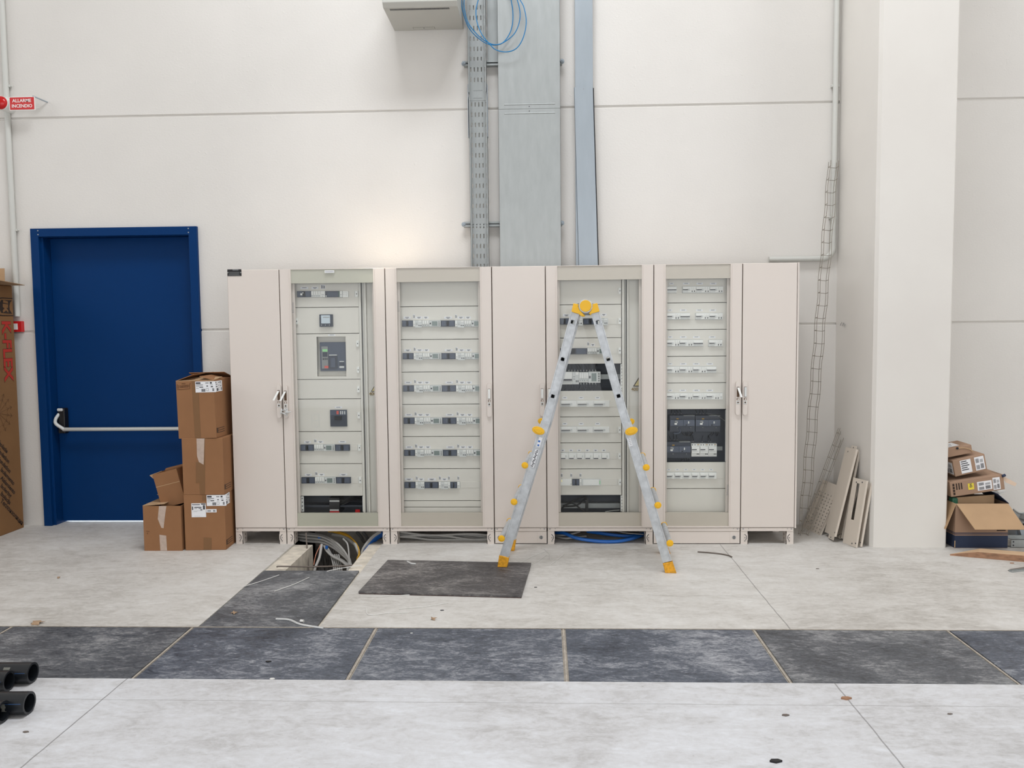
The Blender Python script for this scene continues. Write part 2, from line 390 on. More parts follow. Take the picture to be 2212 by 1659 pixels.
# blue fire door
dr = thing('door_1', 'blue steel door with push bar in a blue frame, left of the cabinets', 'door', ((DX0+DX1)/2, YW, 0)); dr['kind'] = 'structure'
mb = MB(); yf = YW-.03; fw = .068
mb.box(DX0, DX0+fw, yf, YW+.02, 0, DZ); mb.box(DX1-fw, DX1, yf, YW+.02, 0, DZ); mb.box(DX0+fw, DX1-fw, yf, YW+.02, DZ-fw, DZ)
mb.box(DX0+fw-.004, DX0+fw+.02, YW, .80, 0, DZ-fw+.01); mb.box(DX1-fw-.004, DX1-.02, YW, .80, 0, DZ-fw+.01); mb.box(DX0+fw, DX1-fw, YW, .80, DZ-fw-.004, DZ-.02)
fr = mb.build('door_frame', 'blue', dr, bevel=.002)
mb = MB()
for sx_ in (DX0+fw*.99, DX1-fw*.99):
    for zz in (DZ-.018, DZ-.05): mb.cyl((sx_, yf-.002, zz), (sx_, yf+.002, zz), .005, 8)
mb.build('frame_screw', 'galv', fr)
mb = MB(); mb.box(DX0+fw+.022, DX1-fw-.006, .715, .765, .016, DZ-fw-.004); lf = mb.build('door_leaf', 'blue', dr, bevel=.002)
mb = MB(); p = onY(205, 927, .64); zb = p.z; x0 = onY(140, 927, .64).x
mb.cyl((x0-.01, .635, zb), (DX1-.16, .635, zb), .0165, 16); mb.build('push_bar', 'steelbar', dr, smooth=True)
mb = MB(); a = onY(124, 882, .66); b_ = onY(142, 936, .66)
mb.box(a.x, b_.x, .655, .715, b_.z, a.z, 0); mb.box(a.x+.002, b_.x-.012, .645, .66, a.z-.025, a.z, 1)
bx = mb.build('latch_box', ['black', 'off'], dr, bevel=.008)
mb = MB(); mb.tube(spline([(a.x+.008, .665, a.z-.05), (a.x-.004, .635, a.z-.09), (a.x+.004, .625, a.z-.13), (x0, .632, zb)], 6), .014, 10); mb.build('bar_arm', 'off', bx, smooth=True)

# flat bars between the floor plates
JX = [.4278+1.0252*k for k in range(-3, 9)]
for k, x in enumerate(JX[1:8]):
    mb = MB(); mb.box(x-.004, x+.004, SY0+.003, SY1-.003, RB, -.001); mb.box(x-.012, x+.012, SY0+.003, SY1-.003, RB, -.006)
    struct(mb.build('trim_%d' % (k+1), 'concrete_pale'), 'thin steel bar in the joint between two floor plates', 'trim')
mb = MB(); mb.box(RX0, RX1, SY1-.001, SY1+.006, -.02, .0008); struct(mb.build('trim_8', 'concrete_pale'), 'thin steel angle edging the far side of the plate row', 'trim')

# ================================================================ floor plates
LBL = ['dark steel floor plate at the far left of the plate row', 'dark steel floor plate behind the black pipe ends', 'dark steel floor plate directly in front of the branch trench cover',
       'bluish steel floor plate in the row, below the ladder', 'dark steel floor plate with curved tyre marks, third from the right', 'brownish steel floor plate second from the right edge',
       'dark steel floor plate at the far right of the plate row']
for k in range(len(JX)-3):
    x0, x1 = JX[k]+.012, JX[k+1]-.012
    if x1 < -1.7 or x0 > 6: continue
    mb = MB(); mb.box(x0, x1, SY0+.004, SY1-.006, RB, 0)
    i = k-1
    names = {0: 'dark steel floor plate cut off by the left edge of the picture', 1: 'dark steel floor plate behind the black pipe ends',
             2: 'dark steel floor plate directly in front of the branch trench cover', 3: 'bluish steel floor plate in the row, nearest the loose plate',
             4: 'dark steel floor plate with tyre marks, in front of the ladder right leg', 5: 'brownish steel floor plate in line with the pillar', 6: 'dark steel floor plate at the far right corner'}
    if i not in names: continue
    tag(mb.build('floor_plate', 'steel' if i not in (0, 1, 5) else 'steel_gr', bevel=.001), names[i], 'floor plate', 'steel plates in the long row')
mb = MB(); mb.box(TX0+.006, TX1-.02, SY1+.008, -.678, RB, -.001)
tag(mb.build('trench_cover', 'steel_gr', bevel=.001), 'dark steel cover plate over the branch trench, half slid forward', 'floor plate')
pn = [onZ(775, 1284), onZ(1127, 1293), onZ(1148, 1220, .014), onZ(838, 1214, .014)]
cx = V((1.755, -.858, 0)); rz = math.radians(-4)
t = thing('loose_plate', 'loose brownish steel plate lying on the floor under the ladder foot', 'floor plate', cx, rot=(0, 0, rz), local=True)
mb = MB(); mb.box(-.508, .508, -.352, .352, .004, .016); mb.build('plate', 'steel_br', t, bevel=.001)
mb = MB(); mb.box(-.506, .506, -.350, .350, 0, .0042); mb.build('rusty_underside', 'rust', t)
PLATE_Z = .016
# ================================================================ electrical cabinets
CX = [0, .4, 1.2, 2.0, 2.4, 3.2, 3.85, 4.258]
ZT, ZB, ZP = 2.099, .125, .1
CD = .44            # cabinet depth
def zo(o): return lambda u, v: (o[0]+u/4.3658, o[1]+v/4.3658)
ZA, ZBm, ZC, ZD, ZE, ZF, ZG, ZH = [zo(o) for o in ((480, 560), (480, 880), (830, 560), (830, 880), (1170, 560), (1170, 880), (1400, 560), (1400, 860))]
def rect(z, u0, v0, u1, v1, Y):
    um, vm = (u0+u1)/2, (v0+v1)/2
    return onY(*z(u0, vm), Y).x, onY(*z(u1, vm), Y).x, onY(*z(um, v1), Y).z, onY(*z(um, v0), Y).z
def zz(z, u, v, Y=YP): return onY(*z(u, v), Y).z
def xx(z, u, v, Y=YP): return onY(*z(u, v), Y).x

def dev(par, kind, z, u0, v0, u1, v1, n=3, yb=YP, out=.018, **kw):
    x0, x1, z0, z1 = rect(z, u0, v0, u1, v1, yb-out); w = x1-x0; h = z1-z0; yf = yb-out
    mb = MB(); fx = lambda t: x0+w*t; fz = lambda t: z0+h*t
    def pt(a, b, c, d, m, o=.0015, dp=.003): mb.box(fx(a), fx(b), yf-o, yf+dp, fz(c), fz(d), m)
    if kind in ('w', 'rcd', 'strip', 'mcb', 'meter') and out < .03:      # grey backing paints the shadow line round the plate cut-out
        o_ = MB(); o_.box(x0-.0012, x1+.0012, yb-.0012, yb+.001, z0-.002, z1+.002); o_.build('cut_out_shade_line', 'grey', par)
    if kind == 'dark':
        mb.box(x0, x1, yf, yb, z0, z1, 0)
        pt(.04, .36, .08, .92, 1); pt(.6 if w > .04 else .5, .95, .08, .92, 1); pt(.42, .56, .1, .9, 2, .004)
        for q in (.3, .5, .7): pt(.25, .33, q, q+.04, 3, .002)
        return mb.build('moulded_case_breaker', ['dark', 'dark2', 'black', 'grey'], par)
    if kind == 'w':
        mb.box(x0, x1, yf+.004, yb, z0, z1, 0); p = 1/n
        for k in range(n):
            pt(k*p+.08*p, (k+1)*p-.08*p, .44, .95, 0, .003); pt(k*p+.1*p, (k+1)*p-.1*p, .08, .36, 1, -.002, .006)
            pt(k*p+.3*p, k*p+.6*p, .16, .24, 2, 0, .004); pt(k*p-.01, k*p+.01, 0, 1, 1, -.0025, .004)
        return mb.build('circuit_breaker', ['white', 'off', 'grey'], par)
    if kind == 'rcd':
        mb.box(x0, x1, yf, yb, z0-.007, z1, 0); pt(.5, .95, .74, .97, 1); pt(.05, .45, .3, .9, 2, .001)
        for a in (.52, .78): pt(a, a+.13, .1, .26, 3, .002)
        for b_ in (.35, .55): pt(.1, .4, b_, b_+.05, 4, .002)
        return mb.build('residual_current_module', ['off', 'white', 'off', 'ink', 'grey'], par)
    if kind == 'strip':
        mb.box(x0, x1, yf, yb, z0, z1, 0); pt(.2, .8, .35, .42, 1); pt(.3, .6, .1, .16, 1)
        return mb.build('terminal_strip', ['white', 'grey'], par)
    if kind == 'meter':
        mb.box(x0, x1, yf, yb, z0, z1, 0); s0, s1 = kw.get('scr', (.25, .72))
        pt(s0, min(s1, 1), .14, .86, 1, .002); pt(.05, s0-.08, .4, .62, 2, .002)
        if s1 < .9:
            for q in (.12, .32, .52, .74): pt(.8, .93, q, q+.12, 3, .002)
        return mb.build('energy_meter', ['off', 'screen', 'ink', 'grey'], par)
    if kind == 'blank':
        mb.box(x0, x1, yb-.002, yb, z0, z1, 0); mb.box(x0-.002, x0, yb-.0028, yb, z0, z1, 1); mb.box(x1, x1+.002, yb-.0028, yb, z0, z1, 1)
        return mb.build('blanking_strip', ['plate', 'off'], par)
    if kind == 'lab':
        x0, x1, z0, z1 = rect(z, u0, v0, u1, v1, yb); w = x1-x0; h = z1-z0; yf = yb-.0012
        mb.box(x0, x1, yf, yb, z0, z1, 0); pt(.22, .78, .52, .72, 1, .0004, .0005)
        if n > 1: pt(.34, .66, .2, .36, 1, .0004, .0005)
        return mb.build('label_strip', ['paper', 'ink'], par)
    if kind == 'labv':
        x0, x1, z0, z1 = rect(z, u0, v0, u1, v1, yb); w = x1-x0; h = z1-z0; yf = yb-.0012
        mb.box(x0, x1, yf, yb, z0, z1, 0)
        for q in (.12, .42, .72): pt(q, q+.16, .1, .9-.2*q, 1, .0004, .0005)
        return mb.build('label_strip', ['paper', 'ink'], par)
    if kind == 'lock':
        x0, x1, z0, z1 = rect(z, u0-11, v0-28, u0+13, v0+28, yb-.012); yf = yb-.012; xm, zm = (x0+x1)/2+.001, (z0+z1)/2
        mb.box(x0, x1, yf, yb, z0, z1, 0)
        mb.prism([(xm-.0045, yf-.0012, zm), (xm, yf-.0012, zm-.0055), (xm+.0045, yf-.0012, zm), (xm, yf-.0012, zm+.0055)], (0, .002, 0), 1)
        return mb.build('plate_lock', ['white', 'ink'], par)
    if kind == 'mcb':    # white breaker with dark toggle line spanning tl..tr
        mb.box(x0, x1, yf+.003, yb, z0, z1, 0); tl, tr = kw.get('t', (.05, .72)); tz = kw.get('tz', .5)
        pt(tl, tr, tz+.05, .84, 0, .006); pt(tl, tr, tz-.08, tz+.05, 1, .0055); pt(tl, tr, .1, .24, 2, 0)
        for a in kw.get('dots', ()): pt(a, a+kw.get('dw', .07), .12, .32, 3, .001); pt(a-.02, a+kw.get('dw', .07)+.02, .5, .92, 4, .002)
        pt(min(.97, tr+.03), min(.99, tr+.14), .3, .62, 2, .0)
        return mb.build('circuit_breaker', ['white', 'ink', 'off', 'black', 'white'], par)

def handle(door, px, v0, v1, mode):
    # px centre pixel x, v0..v1 pixel y; mode 'closed' | 'left' | 'right' | 'grey'
    a = onY(px, v0, -.01); c = onY(px, v1, -.01); xm = (a.x+c.x)/2; zt, zb = a.z, c.z; h = zt-zb; w = .017
    mb = MB()
    pts = []
    for k in range(9): t = math.pi*k/8; pts.append((xm+w*math.cos(t), -.004, zt-w+w*math.sin(t)))
    for k in range(9): t = math.pi+math.pi*k/8; pts.append((xm+w*math.cos(t), -.004, zb+w+w*math.sin(t)))
    mb.prism(pts, (0, -.012, 0), 0)
    zl = zt-.16*h; zlb = zt-.46*h
    mb.box(xm-.0095, xm+.0095, -.0175, -.0155, zlb, zl, 2)
    if mode == 'closed' or mode == 'grey':
        mb.box(xm-.008, xm+.008, -.024, -.016, zlb+.002, zl-.003, 3 if mode == 'grey' else 1)
    else:
        d = -.030 if mode == 'left' else .018
        mb.obox((xm+d/2, -.033, (zl+zlb)/2-.002), (.008, 0, 0), (0, .004, 0), (d*.5, -.014, -(zl-zlb)/2+.003), 1)
    mb.box(xm-.009, xm+.009, -.0185, -.016, zt-.55*h, zt-.49*h, 2); mb.box(xm-.004, xm+.006, -.021, -.017, zt-.55*h, zt-.50*h, 0)
    mb.box(xm-.010, xm+.010, -.0185, -.016, zt-.67*h, zt-.57*h, 4); mb.cyl((xm, -.018, zt-.62*h), (xm, -.0205, zt-.62*h), .006, 12, 2)
    return mb.build('handle', ['cab', 'white', 'gap', 'off', 'off'], door, bevel=.0015)

def corner(par, x0, x1, y0, name='plinth_corner', flip=False):
    mb = MB(); mb.box(x0, x1, y0, y0+.004, .0, ZP, 0)
    xe = x1-.004 if not flip else x0
    mb.box(xe, xe+.004, y0, y0+.085, 0, ZP, 0)
    xm = (x0+x1)/2; s = -1 if flip else 1
    mb.box(xm-.002 if not flip else x0+.002, x1-.002 if not flip else xm+.002, y0-.003, y0, .03, .078, 0)
    for zc in (.025, .05, .075): mb.cyl((xm+.004*s, y0-.0042, zc), (xm+.004*s, y0+.001, zc), .0032, 8, 1)
    arc = [(xm+s*(.006+.010*math.sin(t)), y0-.003, .052+.018*math.cos(t)) for t in [math.pi*k/8 for k in range(9)]]
    mb.tube(arc, .0024, 6, 1)
    for zc in (.035, .065): mb.cyl((xe+.002+.003*s, y0+.05, zc), (xe+.002-.003*s, y0+.05, zc), .005, 8, 1)
    return mb.build(name, ['cab', 'ink'], par)

def cabinet(i, label, glassed=False, plinth='feet', band='cab_band'):
    x0, x1 = CX[i], CX[i+1]
    if i == 6: x1 = 4.25
    root = thing('electrical_cabinet', label, 'cabinet', ((x0+x1)/2, CD/2, 0))
    mb = MB(); t = .012; g = .0008
    a, b = x0+g, x1-g
    if glassed:
        mb.box(a, a+t, .022, CD, ZB, ZT); mb.box(b-t, b, .022, CD, ZB, ZT); mb.box(a+t, b-t, .022, CD, ZT-t, ZT); mb.box(a+t, b-t, .022, CD, ZB, ZB+t)
        mb.box(a+t, b-t, CD-t, CD, ZB+t, ZT-t)
        mb.box(a+t, a+.104, .034, .046, ZB+t, ZT-t); mb.box(b-.104, b-t, .034, .046, ZB+t, ZT-t)
        mb.box(a+.104, b-.104, .034, .046, ZT-.1, ZT-t); mb.box(a+.104, b-.104, .034, .046, ZB+t, .235)
    else:
        mb.box(a, b, .022, CD, ZB, ZT)
    mb.box(a+.004, b-.004, .004, .03, ZP, ZB)          # base rail
    body = mb.build('body', 'cab', root, bevel=.0015)
    for xm in (a+.02, b-.02): mb = MB(); mb.prism([(xm-.008, .003, ZB-.004), (xm+.008, .003, ZB-.004), (xm, .003, ZB-.014)], (0, .002, 0)); mb.build('corner_mark', 'ink_soft', body)
    for xm in (a+.06, b-.05): mb = MB(); mb.cyl((xm, .0025, ZB-.006), (xm, .006, ZB-.006), .003, 8); mb.build('rail_screw', 'ink_soft', body)
    mb = MB(); mb.box(a+.001, b-.001, .012, .024, ZB+.002, ZT-.004); 
    if not glassed: mb.build('door_gasket', 'gap', root)
    else:
        mb = MB(); mb.box(a+.0005, a+.012, .012, .034, ZB+.002, ZT-.004); mb.box(b-.012, b-.0005, .012, .034, ZB+.002, ZT-.004); mb.build('door_gasket', 'gap', root)
    # door
    mb = MB(); da, db = x0+.0035, x1-.0035
    if i == 0: da = x0+.006
    z0, z1 = ZB+.004, ZT-.003
    if not glassed:
        mb.box(da, db, 0, .018, z0, z1, 0); door = mb.build('door', 'cab', root, bevel=.0025)
    else:
        mb.box(da, x0+.088, 0, .018, z0, z1, 0); mb.box(x1-.088, db, 0, .018, z0, z1, 0)
        mb.box(x0+.0765, x0+.079, -.003, .004, z0+.004, z1-.004, 0); mb.box(x1-.079, x1-.0765, -.003, .004, z0+.004, z1-.004, 0)
        mb.box(x0+.088, x1-.088, .008, .03, ZT-.108, z1-.001, 1); mb.box(x0+.088, x1-.088, .008, .03, z0+.008, .240, 1)
        mb.box(x0+.088, x1-.088, -.001, .018, z0, z0+.010, 0); mb.box(x0+.088, x1-.088, .001, .01, z1-.002, z1, 0)
        door = mb.build('door', ['cab', band], root)
        mb = MB(); mb.box(x0+.0885, x1-.0885, .002, .006, z0+.012, z1-.003); mb.build('glass_pane', 'glass', door)
    # plinth
    fw = .058
    if plinth == 'feet':
        corner(root, a+.003, a+fw, .008); corner(root, b-fw, b-.003, .008, flip=True)
    else:
        mb = MB(); mb.box(a+.003, b-.003, .008, .03, .006, ZP-.002, 0); 
        for xm in ((a+.035, b-.045) if plinth == 'both' else (b-.045,)):
            mb.box(xm-.03, xm+.03, .0065, .01, .01, ZP-.006, 0); mb.cyl((xm, .0035, .052), (xm, .008, .052), .014, 14, 1); mb.box(xm-.002, xm+.002, .002, .004, .040, .064, 2)
        mb.build('plinth_panel', ['cab', 'grey', 'ink'], root, bevel=.001)
    corner(root, a+.003, a+fw, CD-.06); corner(root, b-fw, b-.003, CD-.06, flip=True)
    return root, body, door

def plates(root, x0, x1, zs, name='front_plate', y=YP, openings=()):
    out = []
    for k in range(len(zs)-1):
        if k in openings: out.append(None); continue
        mb = MB(); mb.box(x0, x1, y, y+.016, zs[k+1]+.0022, zs[k]-.0022); out.append(mb.build(name, 'plate', root, bevel=.0015))
    return out

# ---- 0: narrow, left end
r0, b0, d0 = cabinet(0, 'narrow beige cabinet with plain door and black nameplate, left end of the row')
handle(d0, 480+537/4.3658, 560+1185/4.3658, 560+1497/4.3658, 'left')
mb = MB(); x_0, x_1, z_0, z_1 = rect(ZA, 50, 95, 181, 158, -.001); mb.box(x_0, x_1, -.003, 0, z_0, z_1, 0)
for q in range(5): mb.box(x_0+.006+.003*q % .01, x_1-.012-.004*(q % 3), -.0036, -.003, z_0+.004+q*.0058, z_0+.0055+q*.0058, 1)
for xm in (x_0+.004, x_1-.004): mb.cyl((xm, -.0045, (z_0+z_1)/2), (xm, -.002, (z_0+z_1)/2), .003, 8, 2)
mb.box(x_0+.04, x_0+.085, -.0036, -.003, z_1-.008, z_1-.003, 1)
mb.build('name_plate', ['black', 'grey', 'off'], d0)

# ---- 1: meter and main breaker
r1, b1, d1 = cabinet(1, 'wide beige glass-door cabinet showing a square meter and a large main breaker', True, band='cab_band_green')
handle(d1, 480+600/4.3658, 560+1190/4.3658, 560+1500/4.3658, 'left')
px0, px1 = CX[1]+.05, xx(ZA, 1288, 500)
zs = [2.03, zz(ZA, 990, 453), zz(ZA, 990, 702), zz(ZA, 1000, 1133), zz(ZA, 1010, 1318), zz(ZBm, 1010, 228), zz(ZBm, 1020, 532), zz(ZBm, 1025, 836), .22]
P = plates(r1, px0, px1, zs, openings=(2, 7))
p = P[0]
dev(p, 'dark', ZA, 705, 300, 838, 357); dev(p, 'w', ZA, 838, 300, 926, 357, 4); dev(p, 'strip', ZA, 927, 300, 970, 357)
mb = MB(); a = rect(ZA, 738, 322, 756, 340, YP-.02); mb.box(a[0], a[1], YP-.0235, YP-.018, a[2], a[3]); a = rect(ZA, 758, 312, 766, 322, YP-.02); mb.box(a[0], a[1], YP-.0235, YP-.018, a[2], a[3]); mb.build('push_button', 'white', p)
x_0, x_1, z_0, z_1 = rect(ZA, 972, 300, 1107, 357, YP-.02)
mb = MB(); mb.box(x_0, x_1, YP-.02, YP, z_0, z_1, 0); mb.box(x_1-.006, x_1-.003, YP-.021, YP-.02, z_0+.002, z_1-.002, 1); mb.box(x_0+.003, x_0+.010, YP-.021, YP-.02, z_0+.002, z_0+.014, 2); mb.box(x_0+.016, x_1-.008, YP-.0212, YP-.02, z_0+.006, z_1-.008, 3)
mb.build('communication_module', ['dark', 'green', 'off', 'dark2'], p)
dev(p, 'strip', ZA, 1108, 300, 1131, 357)
x_0, x_1, z_0, z_1 = rect(ZA, 1135, 300, 1186, 357, YP-.02)
mb = MB(); mb.box(x_0, x_1, YP-.02, YP, z_0, z_1, 0)
for qx in (.25, .68):
    for qz in (.2, .48, .76): mb.cyl((x_0+(x_1-x_0)*qx, YP-.0215, z_0+(z_1-z_0)*qz), (x_0+(x_1-x_0)*qx, YP-.019, z_0+(z_1-z_0)*qz), .0016, 8, 1)
mb.build('relay_module', ['white', 'ink'], p)
dev(p, 'blank', ZA, 1189, 300, 1242, 357); dev(p, 'lock', ZA, 1265, 327, 0, 0)
dev(p, 'lab', ZA, 738, 261, 812, 282, 1); dev(p, 'lab', ZA, 843, 261, 906, 282, 2); dev(p, 'labv', ZA, 930, 240, 972, 280)
# meter
p = P[1]; x_0, x_1, z_0, z_1 = rect(ZA, 917, 520, 1040, 636, YP-.02); Y0 = YP-.02
mb = MB(); mb.box(x_0, x_1, Y0, YP, z_0, z_1, 0); w_, h_ = x_1-x_0, z_1-z_0
mb.box(x_0+.13*w_, x_0+.82*w_, Y0-.001, Y0, z_0+.26*h_, z_0+.93*h_, 1); mb.box(x_0+.28*w_, x_0+.76*w_, Y0-.0016, Y0, z_0+.73*h_, z_0+.79*h_, 2)
for q in (.15, .45, .75): mb.cyl((x_0+q*w_, Y0-.003, z_0+.13*h_), (x_0+q*w_, Y0, z_0+.13*h_), .0028, 10, 3)
mb.build('power_meter', ['dark', 'screen_b', 'ink_soft', 'off'], p, bevel=.001)
dev(P[1], 'lock', ZA, 700, 585, 0, 0)
# plate 2 with cut-out for the main breaker
c0, c1, e0, e1 = rect(ZA, 895, 730, 1167, 1104, YP); zt, zb = zs[2]-.0022, zs[3]+.0022
mb = MB(); mb.box(px0, c0, YP, YP+.016, zb, zt); mb.box(c1, px1, YP, YP+.016, zb, zt); mb.box(c0, c1, YP, YP+.016, e1, zt); mb.box(c0, c1, YP, YP+.016, zb, e0)
p = mb.build('front_plate', 'plate', r1)
mb = MB(); yr = YP+.05; t_ = .003
mb.box(c0-t_, c0, YP+.001, yr, e0, e1); mb.box(c1, c1+t_, YP+.001, yr, e0, e1); mb.box(c0, c1, YP+.001, yr, e1, e1+t_); mb.box(c0, c1, YP+.001, yr, e0-t_, e0)
mb.box(c0, c1, yr, yr+.004, e0, e1); mb.build('breaker_recess', 'plate', p)
x_0, x_1, z_0, z_1 = rect(ZA, 923, 782, 1166, 1054, YP+.02); Y0 = YP+.02
mb = MB(); mb.box(x_0, x_1-.001, Y0, yr, z_0, z_1, 0)
def sub(u0, v0, u1, v1, mi, o=.002, Y=None):
    a = rect(ZA, u0, v0, u1, v1, Y0-o); mb.box(a[0], a[1], Y0-o, Y0, a[2], a[3], mi)
sub(937, 822, 998, 1033, 2, .004); sub(945, 848, 992, 873, 3, .006); sub(946, 876, 992, 920, 1, .006); sub(965, 1005, 1001, 1028, 4, .006)
for k in range(3): sub(948+k*17, 932, 958+k*17, 950, 5, .006)
sub(1003, 898, 1084, 1028, 1, .006); sub(1006, 899, 1082, 908, 6, .008); sub(1022, 930, 1066, 1020, 0, .010); sub(1105, 960, 1147, 968, 6, .003); sub(1105, 1008, 1149, 1026, 6, .003); sub(1105, 975, 1147, 1003, 1, .003)
mb.build('main_breaker', ['dark2', 'dark', 'grey', 'lcd', 'redmark', 'ink', 'off'], p, bevel=.0008)
dev(p, 'lab', ZA, 1000, 708, 1068, 724, 1); dev(p, 'lock', ZA, 1275, 795, 0, 0); dev(p, 'lock', ZA, 1280, 1043, 0, 0)
dev(P[3], 'lock', ZA, 1283, 1227, 0, 0); dev(P[4], 'lock', ZA, 1287, 1473, 0, 0); dev(P[4], 'lab', ZA, 1062, 1388, 1130, 1406, 1)
x_0, x_1, z_0, z_1 = rect(ZA, 1019, 1421, 1176, 1578, YP-.01); Y0 = YP-.01
mb = MB(); mb.box(x_0, x_1, Y0, YP, z_0, z_1, 0); sub(1058, 1482, 1122, 1518, 1, .012); sub(1020, 1424, 1174, 1470, 2, .001); sub(1078, 1430, 1098, 1462, 3, .002)
for u in (1112, 1130, 1150): sub(u, 1432, u+10, 1462, 4, .002)
mb.build('moulded_case_breaker', ['dark', 'black', 'dark2', 'redmark', 'off'], P[4])
mb = MB(); a = rect(ZA, 845, 1462, 915, 1580, YP)
for q in (a[0], a[1]): mb.box(q-.0008, q+.0008, YP-.0008, YP, a[2], a[3])
for q in (a[2], (a[2]+a[3])/2, a[3]): mb.box(a[0], a[1], YP-.0008, YP, q-.0008, q+.0008)
mb.build('knockout_outline', 'off', P[4])
for p, du, v0, v1 in ((P[5], 0, 352, 410), (P[6], 9, 660, 718)):
    dev(p, 'dark', ZBm, 738+du, v0, 865+du, v1); dev(p, 'w', ZBm, 866+du, v0, 953+du, v1, 4); dev(p, 'meter', ZBm, 957+du, v0, 1062+du, v1, scr=(.22, .7)); dev(p, 'dark', ZBm, 1066+du, v0, 1200+du, v1)
    dev(p, 'blank', ZBm, 1204+du, v0, 1270+du, v1); dev(p, 'lock', ZBm, 1292+du*.8, (v0+v1)/2, 0, 0)
    dev(p, 'lab', ZBm, 772+du, v0-34, 836+du, v0-14, 2); dev(p, 'labv', ZBm, 868+du, v0-52, 890+du, v0-20); dev(p, 'lab', ZBm, 900+du, v0-36, 955+du, v0-16, 2); dev(p, 'lab', ZBm, 1098+du, v0-36, 1170+du, v0-16, 1 if du == 0 else 2)
# open bay at the bottom
mb = MB(); mb.box(px0, px1+.02, .30, .312, .15, zs[7]+.1); mp = mb.build('mounting_pan', 'pan', r1)
mb = MB(); mb.box(px0, px1, .16, .25, zz(ZBm, 900, 930, .2), zz(ZBm, 900, 912, .2), 0); a = rect(ZBm, 1010, 855, 1105, 1000, .13); mb.box(a[0], a[1], .13, .28, a[2], a[3], 1)
a = rect(ZBm, 1012, 876, 1105, 890, .129); mb.box(a[0], a[1], .128, .13, a[2], a[3], 2); a = rect(ZBm, 1015, 962, 1100, 976, .129); mb.box(a[0], a[1], .126, .13, a[2], a[3], 2); a = rect(ZBm, 1015, 978, 1105, 998, .129); mb.box(a[0], a[1], .126, .13, a[2], a[3], 3); a = rect(ZBm, 1255, 965, 1298, 1000, .12); mb.box(a[0], a[1], .12, .13, a[2], a[3], 3)
mb.build('terminal_block', ['pan', 'black', 'off', 'red'], mp)
mb = MB()
for k in range(4): mb.tube(spline([(px1-.02, .2, .3+.012*k), (px1-.1, .15, .31+.01*k), (px1-.17, .14, .28+.01*k), (px1-.26, .2, .27+.015*k)], 5), .005, 6)
mb.build('wiring', 'black', mp, smooth=True)
def bracket(root, x, z0, z1, y=YP):
    mb = MB(); mb.box(x, x+.022, y+.002, y+.006, z0, z1, 0); n = max(2, int((z1-z0)/.024))
    for k in range(n): zc = z0+(k+.5)*(z1-z0)/n; mb.cyl((x+.011, y-.0005, zc), (x+.011, y+.004, zc), .0042, 10, 1)
    mb.build('perforated_bracket', ['white', 'black'], root)
bracket(r1, px1-.004, .235, zs[7]-.003); bracket(r1, px0+.045, .235, zs[7]-.003)
# cable duct at the right with its rails
def duct(root, z, us, x_end, v=600):
    xs = [xx(z, u, v, YP) for u in us]
    mb = MB(); mb.box(xs[0], xs[1], YP-.004, YP+.02, ZB+.014, ZT-.014, 0); mb.box(xs[1]+.004, xs[2], YP+.02, YP+.034, ZB+.014, ZT-.014, 0)
    mb.box(xs[2], xs[3], YP-.012, YP+.03, ZB+.014, ZT-.014, 0); mb.box(xs[3], x_end-.013, YP+.014, YP+.03, ZB+.014, ZT-.014, 1)
    return mb.build('duct_rail', ['cab_in', 'plate'], root, bevel=.002)
dc = duct(r1, ZA, (1292, 1312, 1346, 1362), CX[2])
mb = MB(); mb.box(xx(ZA, 1313, 600), xx(ZA, 1318, 600), YP+.016, YP+.03, ZB+.014, ZT-.014); mb.build('rail_slot', 'ink', dc)
# warning sticker behind the door edge
def sticker(root, z, ua, va, ub, vb, ut, vt, s):
    Y_ = YP+.010; A_ = onY(*z(ua, va), Y_); B_ = onY(*z(ub, vb), Y_)
    hgt = A_.z-B_.z; half = hgt*.62; mb = MB()
    c = V((A_.x+.0, Y_, 0)); xl = B_.x; xm = xl+half
    mb.prism([(xl, Y_, B_.z), (xl+2*half, Y_, B_.z), (xm, Y_, A_.z)], (0, .003, 0), 0)
    k = .72; zc = B_.z+hgt/3
    mb.prism([(xm+(q-xm)*k, Y_-.0006, zc+(w_-zc)*k) for q, w_ in ((xl, B_.z), (xl+2*half, B_.z), (xm, A_.z))], (0, .002, 0), 1)
    st = mb.build('warning_sign', ['stamp', 'sign_y'], root)
    T_ = onY(*z(ut, vt), Y_); text('400', .034, (T_.x, Y_-.001, T_.z), (1, 0, 0), (0, 0, 1), 'sign_t', st, bold=.02)
sticker(dc, ZA, 1440, 1190, 1402, 1248, 1418, 1270, .03)
def brand(par, x, zc, y, s=.024, sgn=1):
    text('Schneider', s, (x, y, zc), (0, 0, 1), (-1, 0, 0), 'ink_soft', par, name='brand_lettering')
a = onY(*ZA(682, 455), -.001); brand(d1, CX[1]+.099, a.z, .0012, .021)
mb = MB(); a = rect(ZA, 967, 105, 1058, 130, 0); mb.box(a[0], a[1], -.006, .001, a[2], a[3], 0); mb.box(a[0]+.004, a[1]-.004, -.0068, -.006, a[2]+.0018, a[3]-.0018, 2); mb.box(a[0]+.005, a[1]-.005, -.0074, -.006, (a[2]+a[3])/2-.001, (a[2]+a[3])/2+.0012, 1); mb.build('label_holder', ['white', 'ink', 'paper'], d1)

